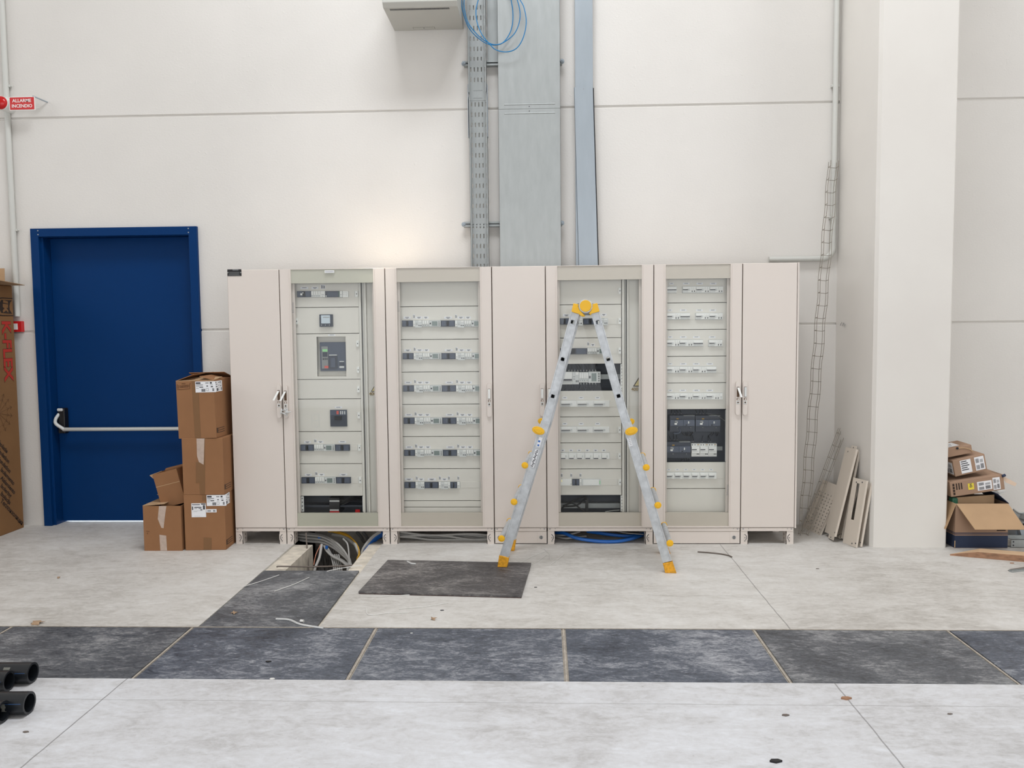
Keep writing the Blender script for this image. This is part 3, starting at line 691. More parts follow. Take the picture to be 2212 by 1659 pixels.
# ---- 2: rows of breakers
r2, b2, d2 = cabinet(2, 'wide beige glass-door cabinet with seven rows of black and white breakers', True)
handle(d2, 830+991/4.3658, 560+1170/4.3658, 560+1488/4.3658, 'closed')
px0, px1 = CX[2]+.05, CX[3]-.05
zs = [2.03, zz(ZC, 520, 445), zz(ZC, 520, 756), zz(ZC, 520, 1063), zz(ZC, 520, 1368), zz(ZD, 520, 275), zz(ZD, 530, 579), zz(ZD, 530, 881), zz(ZD, 530, 941), .14]
P = plates(r2, px0, px1, zs)
for p, z, u, v0, v1 in ((P[1], ZC, 168, 577, 635), (P[2], ZC, 174, 885, 943), (P[3], ZC, 178, 1190, 1248), (P[4], ZC, 183, 1495, 1553), (P[5], ZD, 188, 402, 458)):
    sq = lambda t: u+t*(1.0 if u < 190 else 1.0)
    dev(p, 'dark', z, sq(0), v0, sq(102), v1); dev(p, 'strip', z, sq(104), v0, sq(121), v1); dev(p, 'rcd', z, sq(122), v0, sq(188), v1); dev(p, 'w', z, sq(190), v0, sq(254), v1, 3)
    dev(p, 'meter', z, sq(256), v0, sq(364), v1, scr=(.24, .72)); dev(p, 'dark', z, sq(367), v0, sq(498), v1); dev(p, 'strip', z, sq(500), v0, sq(519), v1); dev(p, 'rcd', z, sq(520), v0, sq(586), v1)
    dev(p, 'w', z, sq(588), v0, sq(652), v1, 3); dev(p, 'meter', z, sq(654), v0, sq(764), v1, scr=(.24, .72))
    for a0, a1 in ((15, 80), (398, 470)): dev(p, 'lab', z, sq(a0), v0-37, sq(a1), v0-15, 1 if u > 176 else 2)
    for a0, a1 in ((128, 190), (198, 250), (524, 585), (594, 648)): dev(p, 'lab', z, sq(a0), v0-38, sq(a1), v0-16, 2)
    for a0 in (104, 500): dev(p, 'labv', z, sq(a0), v0-56, sq(a0+18), v0-20)
p = P[6]; z = ZD; v0, v1 = 705, 762
dev(p, 'dark', z, 192, v0, 292, v1); dev(p, 'strip', z, 296, v0, 316, v1); dev(p, 'rcd', z, 317, v0, 379, v1); dev(p, 'dark', z, 381, v0, 510, v1); dev(p, 'strip', z, 515, v0, 533, v1); dev(p, 'rcd', z, 534, v0, 602, v1)
dev(p, 'strip', z, 603, v0, 622, v1); dev(p, 'dark', z, 625, v0, 685, v1); dev(p, 'strip', z, 688, v0, 711, v1); dev(p, 'blank', z, 714, v0, 902, v1)
for a0, a1 in ((196, 268), (410, 486), (320, 376), (540, 596)): dev(p, 'lab', z, a0, v0-38, a1, v0-15, 2)
for a0 in (298, 516, 602, 690): dev(p, 'labv', z, a0, v0-58, a0+17, v0-20)
a = onY(*ZC(152, 445), .0); brand(d2, CX[2]+.098, a.z, .0012, .021)

# ---- 3: narrow, behind the ladder
r3, b3, d3 = cabinet(3, 'narrow beige cabinet with plain door just left of the ladder', plinth='both')
handle(d3, 830+1490/4.3658, 560+1168/4.3658, 560+1482/4.3658, 'closed')

# ---- 4: behind the ladder
r4, b4, d4 = cabinet(4, 'wide beige glass-door cabinet standing straight behind the ladder', True)
handle(d4, 1186.5, 560+1168/4.3658, 560+1482/4.3658, 'closed')
px0, px1 = CX[4]+.05, xx(ZE, 751, 600)
zs = [2.03, zz(ZE, 460, 428), zz(ZE, 460, 742), zz(ZE, 460, 988), zz(ZE, 460, 1239), zz(ZE, 460, 1486), zz(ZF, 460, 334), zz(ZF, 460, 580), zz(ZF, 460, 829), .22]
P = plates(r4, px0, px1, zs, openings=(3, 8))
dev(P[0], 'lock', ZE, 736, 298, 0, 0)
p = P[1]; dev(p, 'dark', ZE, 172, 557, 264, 615); dev(p, 'strip', ZE, 266, 557, 290, 615); dev(p, 'rcd', ZE, 291, 557, 388, 615); dev(p, 'dark', ZE, 394, 557, 528, 615); dev(p, 'strip', ZE, 530, 557, 558, 615); dev(p, 'rcd', ZE, 560, 557, 624, 612); dev(p, 'blank', ZE, 628, 557, 710, 612)
dev(p, 'lock', ZE, 736, 583, 0, 0); dev(p, 'lab', ZE, 200, 516, 268, 540, 2); dev(p, 'lab', ZE, 560, 512, 612, 534, 2)
p = P[2]; dev(p, 'dark', ZE, 174, 840, 430, 896); dev(p, 'w', ZE, 432, 838, 520, 894, 4); dev(p, 'meter', ZE, 521, 838, 620, 894, scr=(.25, .75)); dev(p, 'blank', ZE, 624, 838, 710, 892); dev(p, 'lock', ZE, 736, 863, 0, 0)
dev(p, 'labv', ZE, 430, 780, 448, 815); dev(p, 'lab', ZE, 462, 796, 502, 820, 2)
# open bay with modules on a rail
mb = MB(); mb.box(px0, px1+.015, .26, .272, zs[4]-.05, zs[3]+.05); mp = mb.build('mounting_pan', 'pan', r4)
mb = MB(); a = rect(ZE, 178, 1086, 742, 1132, .17); mb.box(px0+.02, px1+.01, .165, .17, a[2], a[3], 0); mb.box(px0+.02, px1+.01, .17, .258, a[2]+.008, a[3]-.008, 0); mb.build('din_rail', 'galv', mp)
YQ = .165
def dv(kind, *q, **k): return dev(mp, kind, ZE, *q, yb=YQ, out=.06, **k)
dv('mcb', 186, 1062, 290, 1180, t=(.1, .95), tz=.38); dv('rcd', 291, 1062, 352, 1170); dv('w', 354, 1066, 440, 1162, 4); dv('meter', 442, 1060, 555, 1165, scr=(.25, .66))
mb = MB()
for k in range(11):
    u = 225+k*28; a = onY(*ZE(u, 1058), .12); mb.tube(spline([a, a+V((0, .02, .03)), a+V((rnd.uniform(-.03, .03), .09, .07))], 4), .0028, 6, 1 if k % 3 else 0)
    a = onY(*ZE(u+8, 1168), .12); mb.tube(spline([a, a+V((0, .02, -.03)), a+V((rnd.uniform(-.03, .03), .1, -.08))], 4), .0028, 6, 0)
    for dvv in (1050, 1172): a = onY(*ZE(u+4, dvv), .115); mb.box(a.x-.0018, a.x+.0018, .112, .118, a.z-.006, a.z+.006, 2)
mb.build('wiring', ['dark2', 'black', 'off'], mp, smooth=True)
bracket(r4, px1-.006, zs[4]+.003, zs[3]-.003)
for p, z, v in ((P[4], ZE, 1335), (P[5], ZF, 183)):
    dev(p, 'blank', z, 178, v-2, 710, v+60)
    for u in (176, 331, 486): dev(p, 'mcb', z, u, v, u+154, v+57, t=(.06, .6), tz=.46)
    for u in (196, 350, 505): dev(p, 'lab', z, u, v-38, u+45, v-17, 1)
dev(P[5], 'lock', ZF, 735, 213, 0, 0)
p = P[6]
for k in range(6): dev(p, 'mcb', ZF, 177+k*77.5, 430, 177+k*77.5+76, 489, t=(.06, .62), tz=.16); dev(p, 'lab', ZF, 180+k*77.5, 396, 180+k*77.5+38, 415, 2)
dev(p, 'blank', ZF, 645, 430, 710, 489); dev(p, 'lock', ZF, 735, 460, 0, 0)
p = P[7]; x_0, x_1, z_0, z_1 = rect(ZF, 179, 676, 284, 737, YP-.015); Y0 = YP-.015
mb = MB(); mb.box(x_0, x_1, Y0, YP, z_0, z_1, 0); mb.box(x_0+.007, x_0+.010, Y0-.001, Y0, z_1-.02, z_1-.008, 1); mb.box(x_1-.008, x_1-.004, Y0-.001, Y0, z_0+.008, z_0+.014, 2); mb.build('power_supply', ['white', 'lamp_y', 'ink'], p)
dev(p, 'dark', ZF, 290, 678, 355, 736); dev(p, 'strip', ZF, 357, 676, 377, 737)
x_0, x_1, z_0, z_1 = rect(ZF, 379, 676, 560, 737, YP-.015)
mb = MB(); mb.box(x_0, x_1, Y0, YP, z_0, z_1, 0); mb.box(x_0+.01, x_1-.015, Y0-.002, Y0, z_0+.004, z_1-.004, 1); mb.box(x_1-.012, x_1-.006, Y0-.001, Y0, z_0+.01, z_1-.012, 2); mb.build('emergency_light', ['off', 'white', 'lcd'], p)
dev(p, 'blank', ZF, 563, 676, 712, 737); dev(p, 'lock', ZF, 738, 707, 0, 0)
for u in (180, 270, 357): dev(p, 'labv', ZF, u, 622, u+18, 656)
mb = MB(); mb.box(px0, px1+.015, .30, .312, .15, zs[8]+.1); mp = mb.build('mounting_pan', 'pan', r4)
mb = MB(); a = rect(ZF, 196, 905, 725, 950, .2); mb.box(px0+.05, px1, .2, .204, a[2], a[3]); mb.box(px0+.05, px1, .204, .298, a[2]+.01, a[3]-.01); mb.build('din_rail', 'galv', mp)
mb = MB()
for k, q in enumerate(([(200, 930), (290, 905), (370, 960), (420, 990)], [(190, 950), (300, 880), (420, 850), (425, 990)], [(215, 935), (330, 925), (400, 870), (415, 835)], [(600, 985), (660, 975), (735, 968)])):
    mb.tube(spline([onY(*ZF(*s), .15+.01*k) for s in q], 6), .006 if k < 3 else .004, 8, 0 if k < 3 else 1)
a = rect(ZF, 414, 870, 440, 985, .14); mb.box(a[0], a[1], .14, .18, a[2], a[3], 0)
mb.build('wiring', ['black', 'off'], mp, smooth=True)
bracket(r4, px1-.006, .235, zs[8]-.003)
dc = duct(r4, ZE, (757, 780, 804, 818), CX[5]); mb = MB(); mb.box(xx(ZE, 797, 600), xx(ZE, 802, 600), YP+.014, YP+.03, ZB+.014, ZT-.014); mb.build('rail_slot', 'ink', dc)
sticker(dc, ZE, 916, 1112, 862, 1200, 878, 1227, .03)

# ---- 5: black breaker bay
r5, b5, d5 = cabinet(5, 'beige glass-door cabinet with an open bay of black breakers, right of the ladder', True, plinth='one')
handle(d5, 1400+846/4.3658, 560+1152/4.3658, 560+1470/4.3658, 'right')
px0, px1 = CX[5]+.05, CX[6]-.05
zs = [2.03, zz(ZG, 460, 410), zz(ZG, 460, 663), zz(ZG, 460, 915), zz(ZG, 460, 1166), zz(ZG, 460, 1416), zz(ZH, 460, 603), zz(ZH, 460, 853), .14]
P = plates(r5, px0, px1, zs, openings=(5,))
def unit(p, z, u, v0, v1, half=False):
    dev(p, 'mcb', z, u, v0, u+127, v1, t=(.02, .40), tz=.5, dots=(.68, .86), dw=.055)
def four(p, z, u, v0, v1, w=95): dev(p, 'mcb', z, u, v0, u+w, v1, t=(.05, .95), tz=.47)
v0, v1 = 256, 315; four(P[0], ZG, 175, v0, v1); dev(P[0], 'blank', ZG, 273, v0, 322, v1)
for k in range(3): unit(P[0], ZG, 326+128*k, v0, v1)
v0 = 508; v1 = 567; unit(P[1], ZG, 174, v0, v1); four(P[1], ZG, 301, v0, v1); dev(P[1], 'blank', ZG, 399, v0, 446, v1)
for k in range(2): unit(P[1], ZG, 450+128*k, v0, v1)
v0 = 761; v1 = 820; [unit(P[2], ZG, 172+125.5*k, v0, v1) for k in range(2)]; four(P[2], ZG, 424, v0, v1); dev(P[2], 'blank', ZG, 523, v0, 570, v1); unit(P[2], ZG, 574, v0, v1)
v0 = 1013; v1 = 1072; [unit(P[3], ZG, 171+126*k, v0, v1) for k in range(3)]; four(P[3], ZG, 550, v0, v1); dev(P[3], 'blank', ZG, 648, v0, 720, v1)
v0 = 1264; v1 = 1322; [unit(P[4], ZG, 170+126.5*k, v0, v1) for k in range(4)]; dev(P[4], 'strip', ZG, 677, v0, 703, v1)
for p, v, us in ((P[0], 230, (200, 328, 455, 582)), (P[1], 482, (186, 300, 452, 578)), (P[2], 735, (188, 300, 424, 574)), (P[3], 988, (188, 300, 424, 550)), (P[4], 1238, (188, 296, 424, 550))):
    for k, u in enumerate(us): dev(p, 'lab', ZG, u, v-9, u+(62 if k else 40), v+9, 1)
v0, v1 = 703, 761
for k in range(6): dev(P[6], 'mcb', ZH, 170+k*79.5, v0, 170+k*79.5+78, v1, t=(.08, .68), tz=.45); dev(P[6], 'lab', ZH, 178+k*79.5, 667, 178+k*79.5+36, 682, 1)
dev(P[6], 'blank', ZH, 650, v0, 722, v1)
mb = MB(); mb.box(px0, px1, .20, .212, zs[6]-.05, zs[5]+.05); mp = mb.build('mounting_pan', 'pan', r5)
zf9 = lambda u, v: (1430+u/11.06, 870+v/11.06)
def nsx(u, v):
    Y0 = .13; mb = MB()
    def s(a, b, c, d, mi, o): r = rect(zf9, u+a, v+b, u+c, v+d, Y0-o); mb.box(r[0], r[1], Y0-o, .199, r[2], r[3], mi)
    s(0, 0, 600, 385, 0, 0); s(10, 105, 590, 250, 1, .022); s(330, 105, 600, 250, 1, .026); s(0, 0, 270, 100, 0, .006); s(330, -5, 600, 12, 3, .004)
    s(160, 70, 215, 90, 4, .010); s(118, 122, 190, 165, 3, .028); s(115, 180, 175, 222, 5, .03); s(172, 155, 190, 178, 5, .03); s(440, 140, 462, 195, 5, .032); s(470, 150, 510, 156, 3, .028); s(470, 175, 495, 181, 3, .028)
    s(170, 280, 192, 298, 3, .004); s(490, 280, 512, 298, 3, .004); s(385, 215, 420, 240, 2, .028)
    o = mb.build('moulded_case_breaker', ['dark', 'dark2', 'black', 'grey', 'cable_yel', 'white'], mp, bevel=.0008)
    return o
nsx(185, 305); nsx(795, 305); nsx(85, 935)
YQ = .155
for k in range(3):
    u = 703+k*203; mb = MB()
    def s(a, b, c, d, mi, o): r = rect(zf9, u+a, b, u+c, d, YQ-o); mb.box(r[0], r[1], YQ-o, .18, r[2], r[3], mi)
    s(0, 980, 200, 1285, 0, .03); s(8, 1050, 198, 1195, 0, .05); s(16, 1114, 130, 1130, 1, .055); s(130, 980, 190, 1045, 3, .032); s(140, 995, 185, 1005, 2, .034)
    for q in (18, 75): s(q, 995, q+22, 1018, 1, .032)
    for q in (130, 165): s(q, 1215, q+20, 1238, 1, .032)
    s(20, 1150, 180, 1168, 3, .0508)
    mb.build('circuit_breaker', ['white', 'ink', 'cable_yel', 'off'], mp)
mb = MB(); r = rect(zf9, 690, 1045, 1445, 1140, .182); mb.box(r[0], r[1], .182, .186, r[2], r[3]); mb.box(r[0], r[1], .186, .2, r[2]+.008, r[3]-.008); mb.build('din_rail', 'galv', mp)
mb = MB()
for u, v in [(230, 265), (303, 260), (385, 268), (460, 262), (828, 258), (910, 258), (990, 258), (1072, 250), (585, 692), (637, 692), (685, 692), (742, 690), (1195, 690), (1250, 690), (1303, 690), (1355, 690), (198, 890), (290, 885), (363, 890), (495, 1320), (542, 1320), (597, 1320), (657, 1322), (715, 925), (752, 920), (962, 930), (1108, 925), (1165, 930)]:
    a = onY(*zf9(u, v), .14); mb.box(a.x-.0012, a.x+.0012, .137, .143, a.z-.004, a.z+.004, 2)
    s_ = 1 if (v < 300 or 800 < v < 1000) else -1
    mb.tube(spline([a, a+V((0, .015, .012*s_)), a+V((rnd.uniform(-.02, .02), .05, .04*s_))], 4), .002, 6, 0)
mb.tube(spline([onY(*zf9(*q), .13) for q in ((280, 725), (330, 740), (420, 715), (425, 640), (400, 600))], 5), .006, 8, 1)
mb.tube(spline([onY(*zf9(*q), .13) for q in ((470, 700), (530, 770), (650, 775), (740, 700))], 5), .003, 8, 0)
mb.tube(spline([onY(*zf9(*q), .125) for q in ((1100, 260), (1300, 300), (1420, 370), (1510, 440))], 5), .0018, 6, 2)
mb.build('wiring', ['black', 'dark2', 'grey'], mp, smooth=True)
bracket(r5, xx(ZH, 726, 300)+.002, zs[6]+.004, zs[5]-.004)
a = onY(*ZH(737, 865), 0); brand(d5, CX[6]-.098, a.z, .0012, .021)

# ---- 6: narrow, right end
r6, b6, d6 = cabinet(6, 'narrow beige cabinet with plain door and grey handle, right end of the row')
handle(d6, 1400+914/4.3658, 560+1150/4.3658, 560+1470/4.3658, 'grey')
mb = MB(); mb.box(4.2505, 4.2625, .0, CD, ZB, ZT); mb.build('side_panel', 'cab', r6, bevel=.0015)

# knotted clear strip tied round the first pair of handles
mb = MB()
for k in range(7):
    a = onY(606+rnd.uniform(0, 16), 884+rnd.uniform(-3, 12), -.025); b_ = onY(606+rnd.uniform(0, 24), 884+rnd.uniform(-2, 14), -.03); c = (a+b_)/2+V((0, -.012, rnd.uniform(-.01, .01)))
    mb.tube(spline([a, c, b_], 4), [.004, .005, .006, .004, .006, .007, .005, .004, .003], 6)
tag(mb.build('plastic_tie', 'plast', smooth=True), 'crumpled clear plastic strip knotted round two cabinet handles', 'plastic tie')
# ================================================================ services on the wall
ZHI = 5.6
# perforated tray
YT = .50
xl, xr = onY(1009, 0, YT).x, onY(1048, 0, YT).x
t = thing('cable_tray', 'galvanised cable tray with rows of slots running down the wall', 'cable tray', ((xl+xr)/2, .55, 2.0))
mb = MB()
zsp = onY(1030, 203, YT+.06).z; zlo = 0.002
hole = []
def traylen(z0, z1, dx, mbx, par):
    # base sheet with real slots
    x0, x1 = xl+dx, xr+dx; yb = YT+.066
    z = z1; pitch = .0805; sl = .034; sw = .008; cols = [x0+.016+k*.0285 for k in range(5)]
    n = int((z1-z0)/pitch)
    for k in range(n+1):
        za = z1-k*pitch; zb_ = max(z0, za-pitch); 
        if za-zb_ < .05: mbx.box(x0, x1, yb, yb+.0015, zb_, za); continue
        mbx.box(x0, x1, yb, yb+.0015, za-(pitch-sl)/2, za); mbx.box(x0, x1, yb, yb+.0015, zb_, zb_+(pitch-sl)/2)
        xa = x0
        for c in cols+[None]:
            xb = (c-sw/2) if c else x1
            mbx.box(xa, xb, yb, yb+.0015, zb_+(pitch-sl)/2, za-(pitch-sl)/2); xa = (c+sw/2) if c else xa
    for x in (x0, x1):
        mbx.box(x-.001, x+.001, YT, yb+.0015, z0, z1); s = 1 if x == x0 else -1
        mbx.box(x-.001*s, x+.007*s, YT, YT+.0015, z0, z1)
mb = MB(); traylen(zsp, ZHI, 0, mb, t); mb.build('upper_length', 'galv', t)
mb = MB(); traylen(zlo, zsp-.04, .004, mb, t); mb.box(xl+.003, xr+.003, YT+.064, YT+.0655, zsp-.05, zsp+.05); mb.build('lower_length', 'galv', t)
mb = MB()
for dz in (.03, -.03): mb.prism([(xl+.035, YT+.0635, zsp+dz-.006), (xr-.035, YT+.0635, zsp+dz-.006), (xr-.035, YT+.061, zsp+dz), (xl+.035, YT+.061, zsp+dz)], (0, .002, 0))
mb.build('pressed_rib', 'galv', t)
mb = MB(); mb.box(xr+.009, xr+.105, .598, .602, 3.775, ZHI); mb.build('backing_plate', 'galv', t)
mb = MB()
for x in (xl-.004, xr+.007): mb.box(x-.002, x+.002, YT+.002, YT+.06, zsp-.35, zsp+.06)
mb.build('splice_plate', 'galv_b', t)
# wide trunking
YK = .49
xl2, xr2 = onY(1074, 0, YK).x, onY(1209, 0, YK).x; zj = onY(1142, 235, YK).z
t = thing('cable_trunking', 'wide galvanised trunking with a closed cover, right of the slotted tray', 'trunking', ((xl2+xr2)/2, .55, 2.0))
mb = MB(); mb.box(xl2+.004, xr2-.004, YK+.004, .58, 0.002, ZHI); mb.build('channel', 'galv', t)
for a, b in ((0.002, zj-.0015), (zj+.0015, ZHI)):
    mb = MB(); mb.box(xl2, xr2, YK, YK+.003, a, b); mb.box(xl2, xl2+.0015, YK, YK+.02, a, b); mb.box(xr2-.0015, xr2, YK, YK+.02, a, b)
    s = 1 if a > 2.5 else -1; zc = zj+.035*s
    mb.prism([(xl2+.045, YK+.0005, zc-.007), (xl2+.05, YK-.004, zc), (xl2+.045, YK+.0005, zc+.007)], (xr2-xl2-.09, 0, 0))
    mb.build('cover', 'galv', t)
mb = MB()
for dz in (.018, -.018): mb.cyl(((xl2+xr2)/2, YK-.001, zj+dz), ((xl2+xr2)/2, YK+.002, zj+dz), .004, 10)
mb.build('cover_hole', 'ink', t)
# narrow trunking
xl3, xr3, xs = onY(1239, 0, .54).x, onY(1277, 0, .54).x, 0
t = thing('cable_trunking', 'narrow galvanised trunking with a raised lower cover, rightmost on the wall', 'trunking', ((xl3+xr3)/2, .57, 2.0))
zc = onY(1260, 188, .53).z; xlb, xrb = onY(1245, 400, .53).x, onY(1286, 400, .53).x
mb = MB(); mb.box(xl3+.01, xr3+.012, .545, .61, 0.002, ZHI); mb.build('channel', 'galv_b', t)
xa, xb = onY(1240, 190, .53).x, onY(1281, 190, .53).x; xa2, xb2 = onY(1250, 570, .53).x, onY(1292, 570, .53).x; zb2 = onY(1270, 570, .53).z
dzr = (zc-2.0)/(zc-zb2)
P0 = [(xa, zc), (xb, zc), (xb+(xb2-xb)*dzr, 2.0), (xa+(xa2-xa)*dzr, 2.0)]
mb = MB(); mb.prism([(x, .53, z) for x, z in P0], (0, .003, 0)); mb.prism([(P0[1][0]-.002, .53, zc), (P0[1][0], .53, zc), (P0[2][0], .53, 2.0), (P0[2][0]-.002, .53, 2.0)], (0, .03, 0)); mb.prism([(P0[0][0], .53, zc), (P0[0][0]+.002, .53, zc), (P0[3][0]+.002, .53, 2.0), (P0[3][0], .53, 2.0)], (0, .03, 0))
cv = mb.build('loose_cover', 'galv_b', t)
mb = MB(); mb.prism([(P0[1][0], .56, zc), (P0[1][0]+.008, .56, zc), (P0[2][0]+.008, .56, 2.0), (P0[2][0], .56, 2.0)], (0, .02, 0)); mb.build('gasket', 'black', t)
mb = MB(); mb.cyl(((xa+xb)/2, .528, zc-.015), ((xa+xb)/2, .531, zc-.015), .003, 8); mb.build('screw', 'grey', cv)
# strut rails
for (pa, pb, lab) in ((138, 136, 'upper'), (485, 483, 'lower')):
    a, b = onY(1002, pa, .58), onY(1214, pb, .58)
    t = thing('strut_rail', '%s galvanised strut rail carrying the tray and wide trunking' % lab, 'bracket', ((a.x+b.x)/2, .6, a.z-.02))
    mb = MB()
    mb.box(a.x, b.x, .605, .62, a.z-.02, a.z+.02); mb.box(a.x, b.x, .575, .605, a.z-.02, a.z-.012); mb.box(a.x, b.x, .575, .605, a.z+.012, a.z+.02); mb.box(a.x, b.x, .570, .577, a.z-.02, a.z-.006); mb.box(a.x, b.x, .570, .577, a.z+.006, a.z+.02)
    rl = mb.build('rail', 'galv', t)
    for x in (a.x, b.x):
        mb = MB(); mb.tube([(x, .55, a.z), (x, .575, a.z)], .015, 6); mb.cyl((x, .535, a.z), (x, .575, a.z), .006, 8); mb.cyl((x, .573, a.z), (x, .578, a.z), .019, 14); mb.build('bolt', 'galv_b', t)
# wall unit seen from below
a = onY(852, 67, YW); zb_ = a.z; xl4 = a.x; xr4 = onY(1003, 62, YW).x
fy = onZ(828, 14, zb_).y
t = thing('wall_unit', 'grey metal wall unit with a slotted underside, high left of the cable tray', 'wall unit', ((xl4+xr4)/2, .4, zb_))
mb = MB(); xr4 = xr4-.005
mb.prism([(xl4, YW, zb_), (xl4, fy+.03, zb_), (xl4, fy, zb_+.03), (xl4, fy, zb_+.30), (xl4, YW, zb_+.30)], (xr4-xl4, 0, 0), 0); mb.build('casing', 'unit', t, bevel=.004)
mb = MB(); v = onZ(845, 26-7, zb_); xv0, xv1 = xl4+.05, xr4-.07
yv = fy+.065
for k in range(46):
    x = xv0+(xv1-xv0)*k/45; mb.box(x-.0035, x+.0035, yv-.016, yv+.016, zb_-.0006, zb_+.0005)
mb.build('vent_slots', 'ink', t)
mb = MB()
for x in (xl4+.16, xl4+.25): mb.box(x, x+.085, YW-.07, YW-.03, zb_-.0008, zb_, 0); mb.box(x+.003, x+.082, YW-.067, YW-.033, zb_-.0012, zb_, 1)
mb.build('knockout', ['unit_d', 'unit'], t)
# coil of light blue cable
zq = lambda u, v: (800+u/4.0963, v/4.0963)
S1 = [(808, -60), (808, 0), (815, 80), (850, 200), (905, 290), (1000, 370), (1080, 398), (1170, 380), (1240, 280), (1262, 150), (1245, 0), (1200, -110)]
S2 = [(1040, -170), (850, -90), (830, 0), (835, 100), (870, 210), (960, 320), (1050, 380), (1110, 395), (1180, 375), (1280, 290), (1325, 150), (1300, 0), (1230, -120)]
S3 = [(1080, -190), (980, -90), (955, 0), (935, 90), (945, 200), (990, 310), (1060, 395), (1110, 440), (1200, 460), (1290, 430), (1350, 340), (1380, 200), (1360, 70), (1325, 0), (1240, -140), (1100, -210)]
pts = []
for k, S in enumerate((S1, S2, S3)):
    pts += [onY(*zq(*q), .455-.018*k+.01*math.sin(i)) for i, q in enumerate(S)]
mb = MB(); mb.tube(spline(pts, 6), .0039, 8)
tag(mb.build('cable_coil', 'cable_blue_l', smooth=True), 'loose coil of light blue cable hanging in front of the tray and trunking', 'cable coil')
# conduit with elbow beside the pillar
a = onY(1810, 0, .585); b = onY(1806, 535, .585); e = onY(1770, 567, .585); r = .021
t = thing('conduit_pipe', 'grey plastic conduit bending from the pillar corner to the cabinet top', 'conduit', (4.7, .59, 2.1))
xc = a.x-.005
mb = MB(); mb.cyl((xc, .59, b.z), (xc, .59, ZHI), r, 14); mb.build('vertical_pipe', 'conduit', t, smooth=True)
R = .085; arc = [(xc-R+R*math.cos(q), .59, b.z-R*math.sin(q)) for q in [math.pi/2*k/10 for k in range(11)]]
mb = MB(); mb.tube([(xc, .59, b.z+.04)]+[(xc, .59, b.z)]+arc[1:], r*1.12, 14); mb.build('elbow', 'conduit', t, smooth=True)
mb = MB(); mb.cyl((4.2, .59, b.z-R), (xc-R, .59, b.z-R), r, 14); mb.build('horizontal_pipe', 'conduit', t, smooth=True)
for py in (185, 470):
    z = onY(1808, py, .59).z; mb = MB(); mb.box(xc-.032, xc+.028, .585, .6195, z-.010, z+.010); mb.build('pipe_clip', 'conduit', t, bevel=.003)
# conduit at the left edge with alarm
xa = onY(4, 0, .59).x; xb = onY(24, 600, .59).x
t = thing('conduit_pipe', 'pale vertical conduit along the far left edge behind the fire alarm', 'conduit', (xa, .59, 1.75))
mb = MB(); mb.cyl((xa-.005, .595, 1.78), (xa-.005, .595, ZHI), .022, 14); mb.build('vertical_pipe', 'conduit', t, smooth=True)
for py in (185, 497):
    z = onY(20, py, .59).z; mb = MB(); mb.box(xa-.03, xa+.03, .59, .62, z-.009, z+.009); mb.cyl((xa+.045, .6, z+.0), (xa+.03, .6, z), .006, 8); mb.build('pipe_clip', 'conduit', t, bevel=.003)
# alarm sounder and sign
c = onY(2, 222, .5); a, b = onY(20, 210, .5), onY(75, 237, .5)
t = thing('fire_alarm', 'red fire alarm beacon with a white and red sign on a bracket', 'fire alarm', (c.x, .6, c.z-.06))
mb = MB(); mb.cyl((c.x, .50, c.z), (c.x, .62, c.z), .056, 28); mb.build('base', 'white', t, smooth=True)
mb = MB(); n = 8
vs = [(.053*math.cos(q), .053*math.sin(q)) for q in [2*math.pi*k/24 for k in range(24)]]
rg = []
for i in range(n): th = math.pi/2*i/n; rg.append([(c.x+x*math.cos(th), .50-.034*math.sin(th), c.z+z*math.cos(th)) for x, z in vs])
allv = [p for g in rg for p in g]; fs = [(i*24+k, i*24+(k+1) % 24, (i+1)*24+(k+1) % 24, (i+1)*24+k) for i in range(n-1) for k in range(24)]+[tuple((n-1)*24+k for k in range(24))]
mb.add(allv, fs); mb.build('dome', 'beacon', t, smooth=True)
mb = MB(); mb.box(a.x-.003, b.x+.003, .5, .505, b.z-.002, a.z+.002, 0); sg = mb.build('sign', 'white', t)
mb = MB(); mb.box(a.x+.003, b.x-.002, .4985, .5, b.z+.003, a.z-.003); mb.build('sign_face', 'red', sg)
zm = (a.z+b.z)/2; xm = (a.x+b.x)/2
text('ALLARME', .0365, (xm, .498, zm+.021), (1, 0, 0), (0, 0, 1), 'white', sg, bold=.015, sx=1.02)
text('INCENDIO', .0365, (xm, .498, zm-.021), (1, 0, 0), (0, 0, 1), 'white', sg, bold=.015, sx=.97)
mb = MB(); mb.tube([(b.x-.01, .5, a.z+.005), (b.x+.03, .6, a.z-.01), (b.x+.035, .62, a.z-.012)], .006, 8); mb.build('bracket', 'galv_b', t)
# call point
a, b = onY(30, 694, .6), onY(53, 717, .618)
t = thing('call_point', 'red fire alarm call point on the wall behind the tall carton', 'call point', ((a.x+b.x)/2, .6, b.z))
mb = MB(); x0 = b.x-.09; mb.box(x0, b.x, .585, .62, b.z, a.z); hs = mb.build('housing', 'red', t, bevel=.003)
mb = MB(); mb.box(x0+.02, x0+.055, .5835, .586, b.z+.02, a.z-.02); mb.build('break_glass', 'white', t)

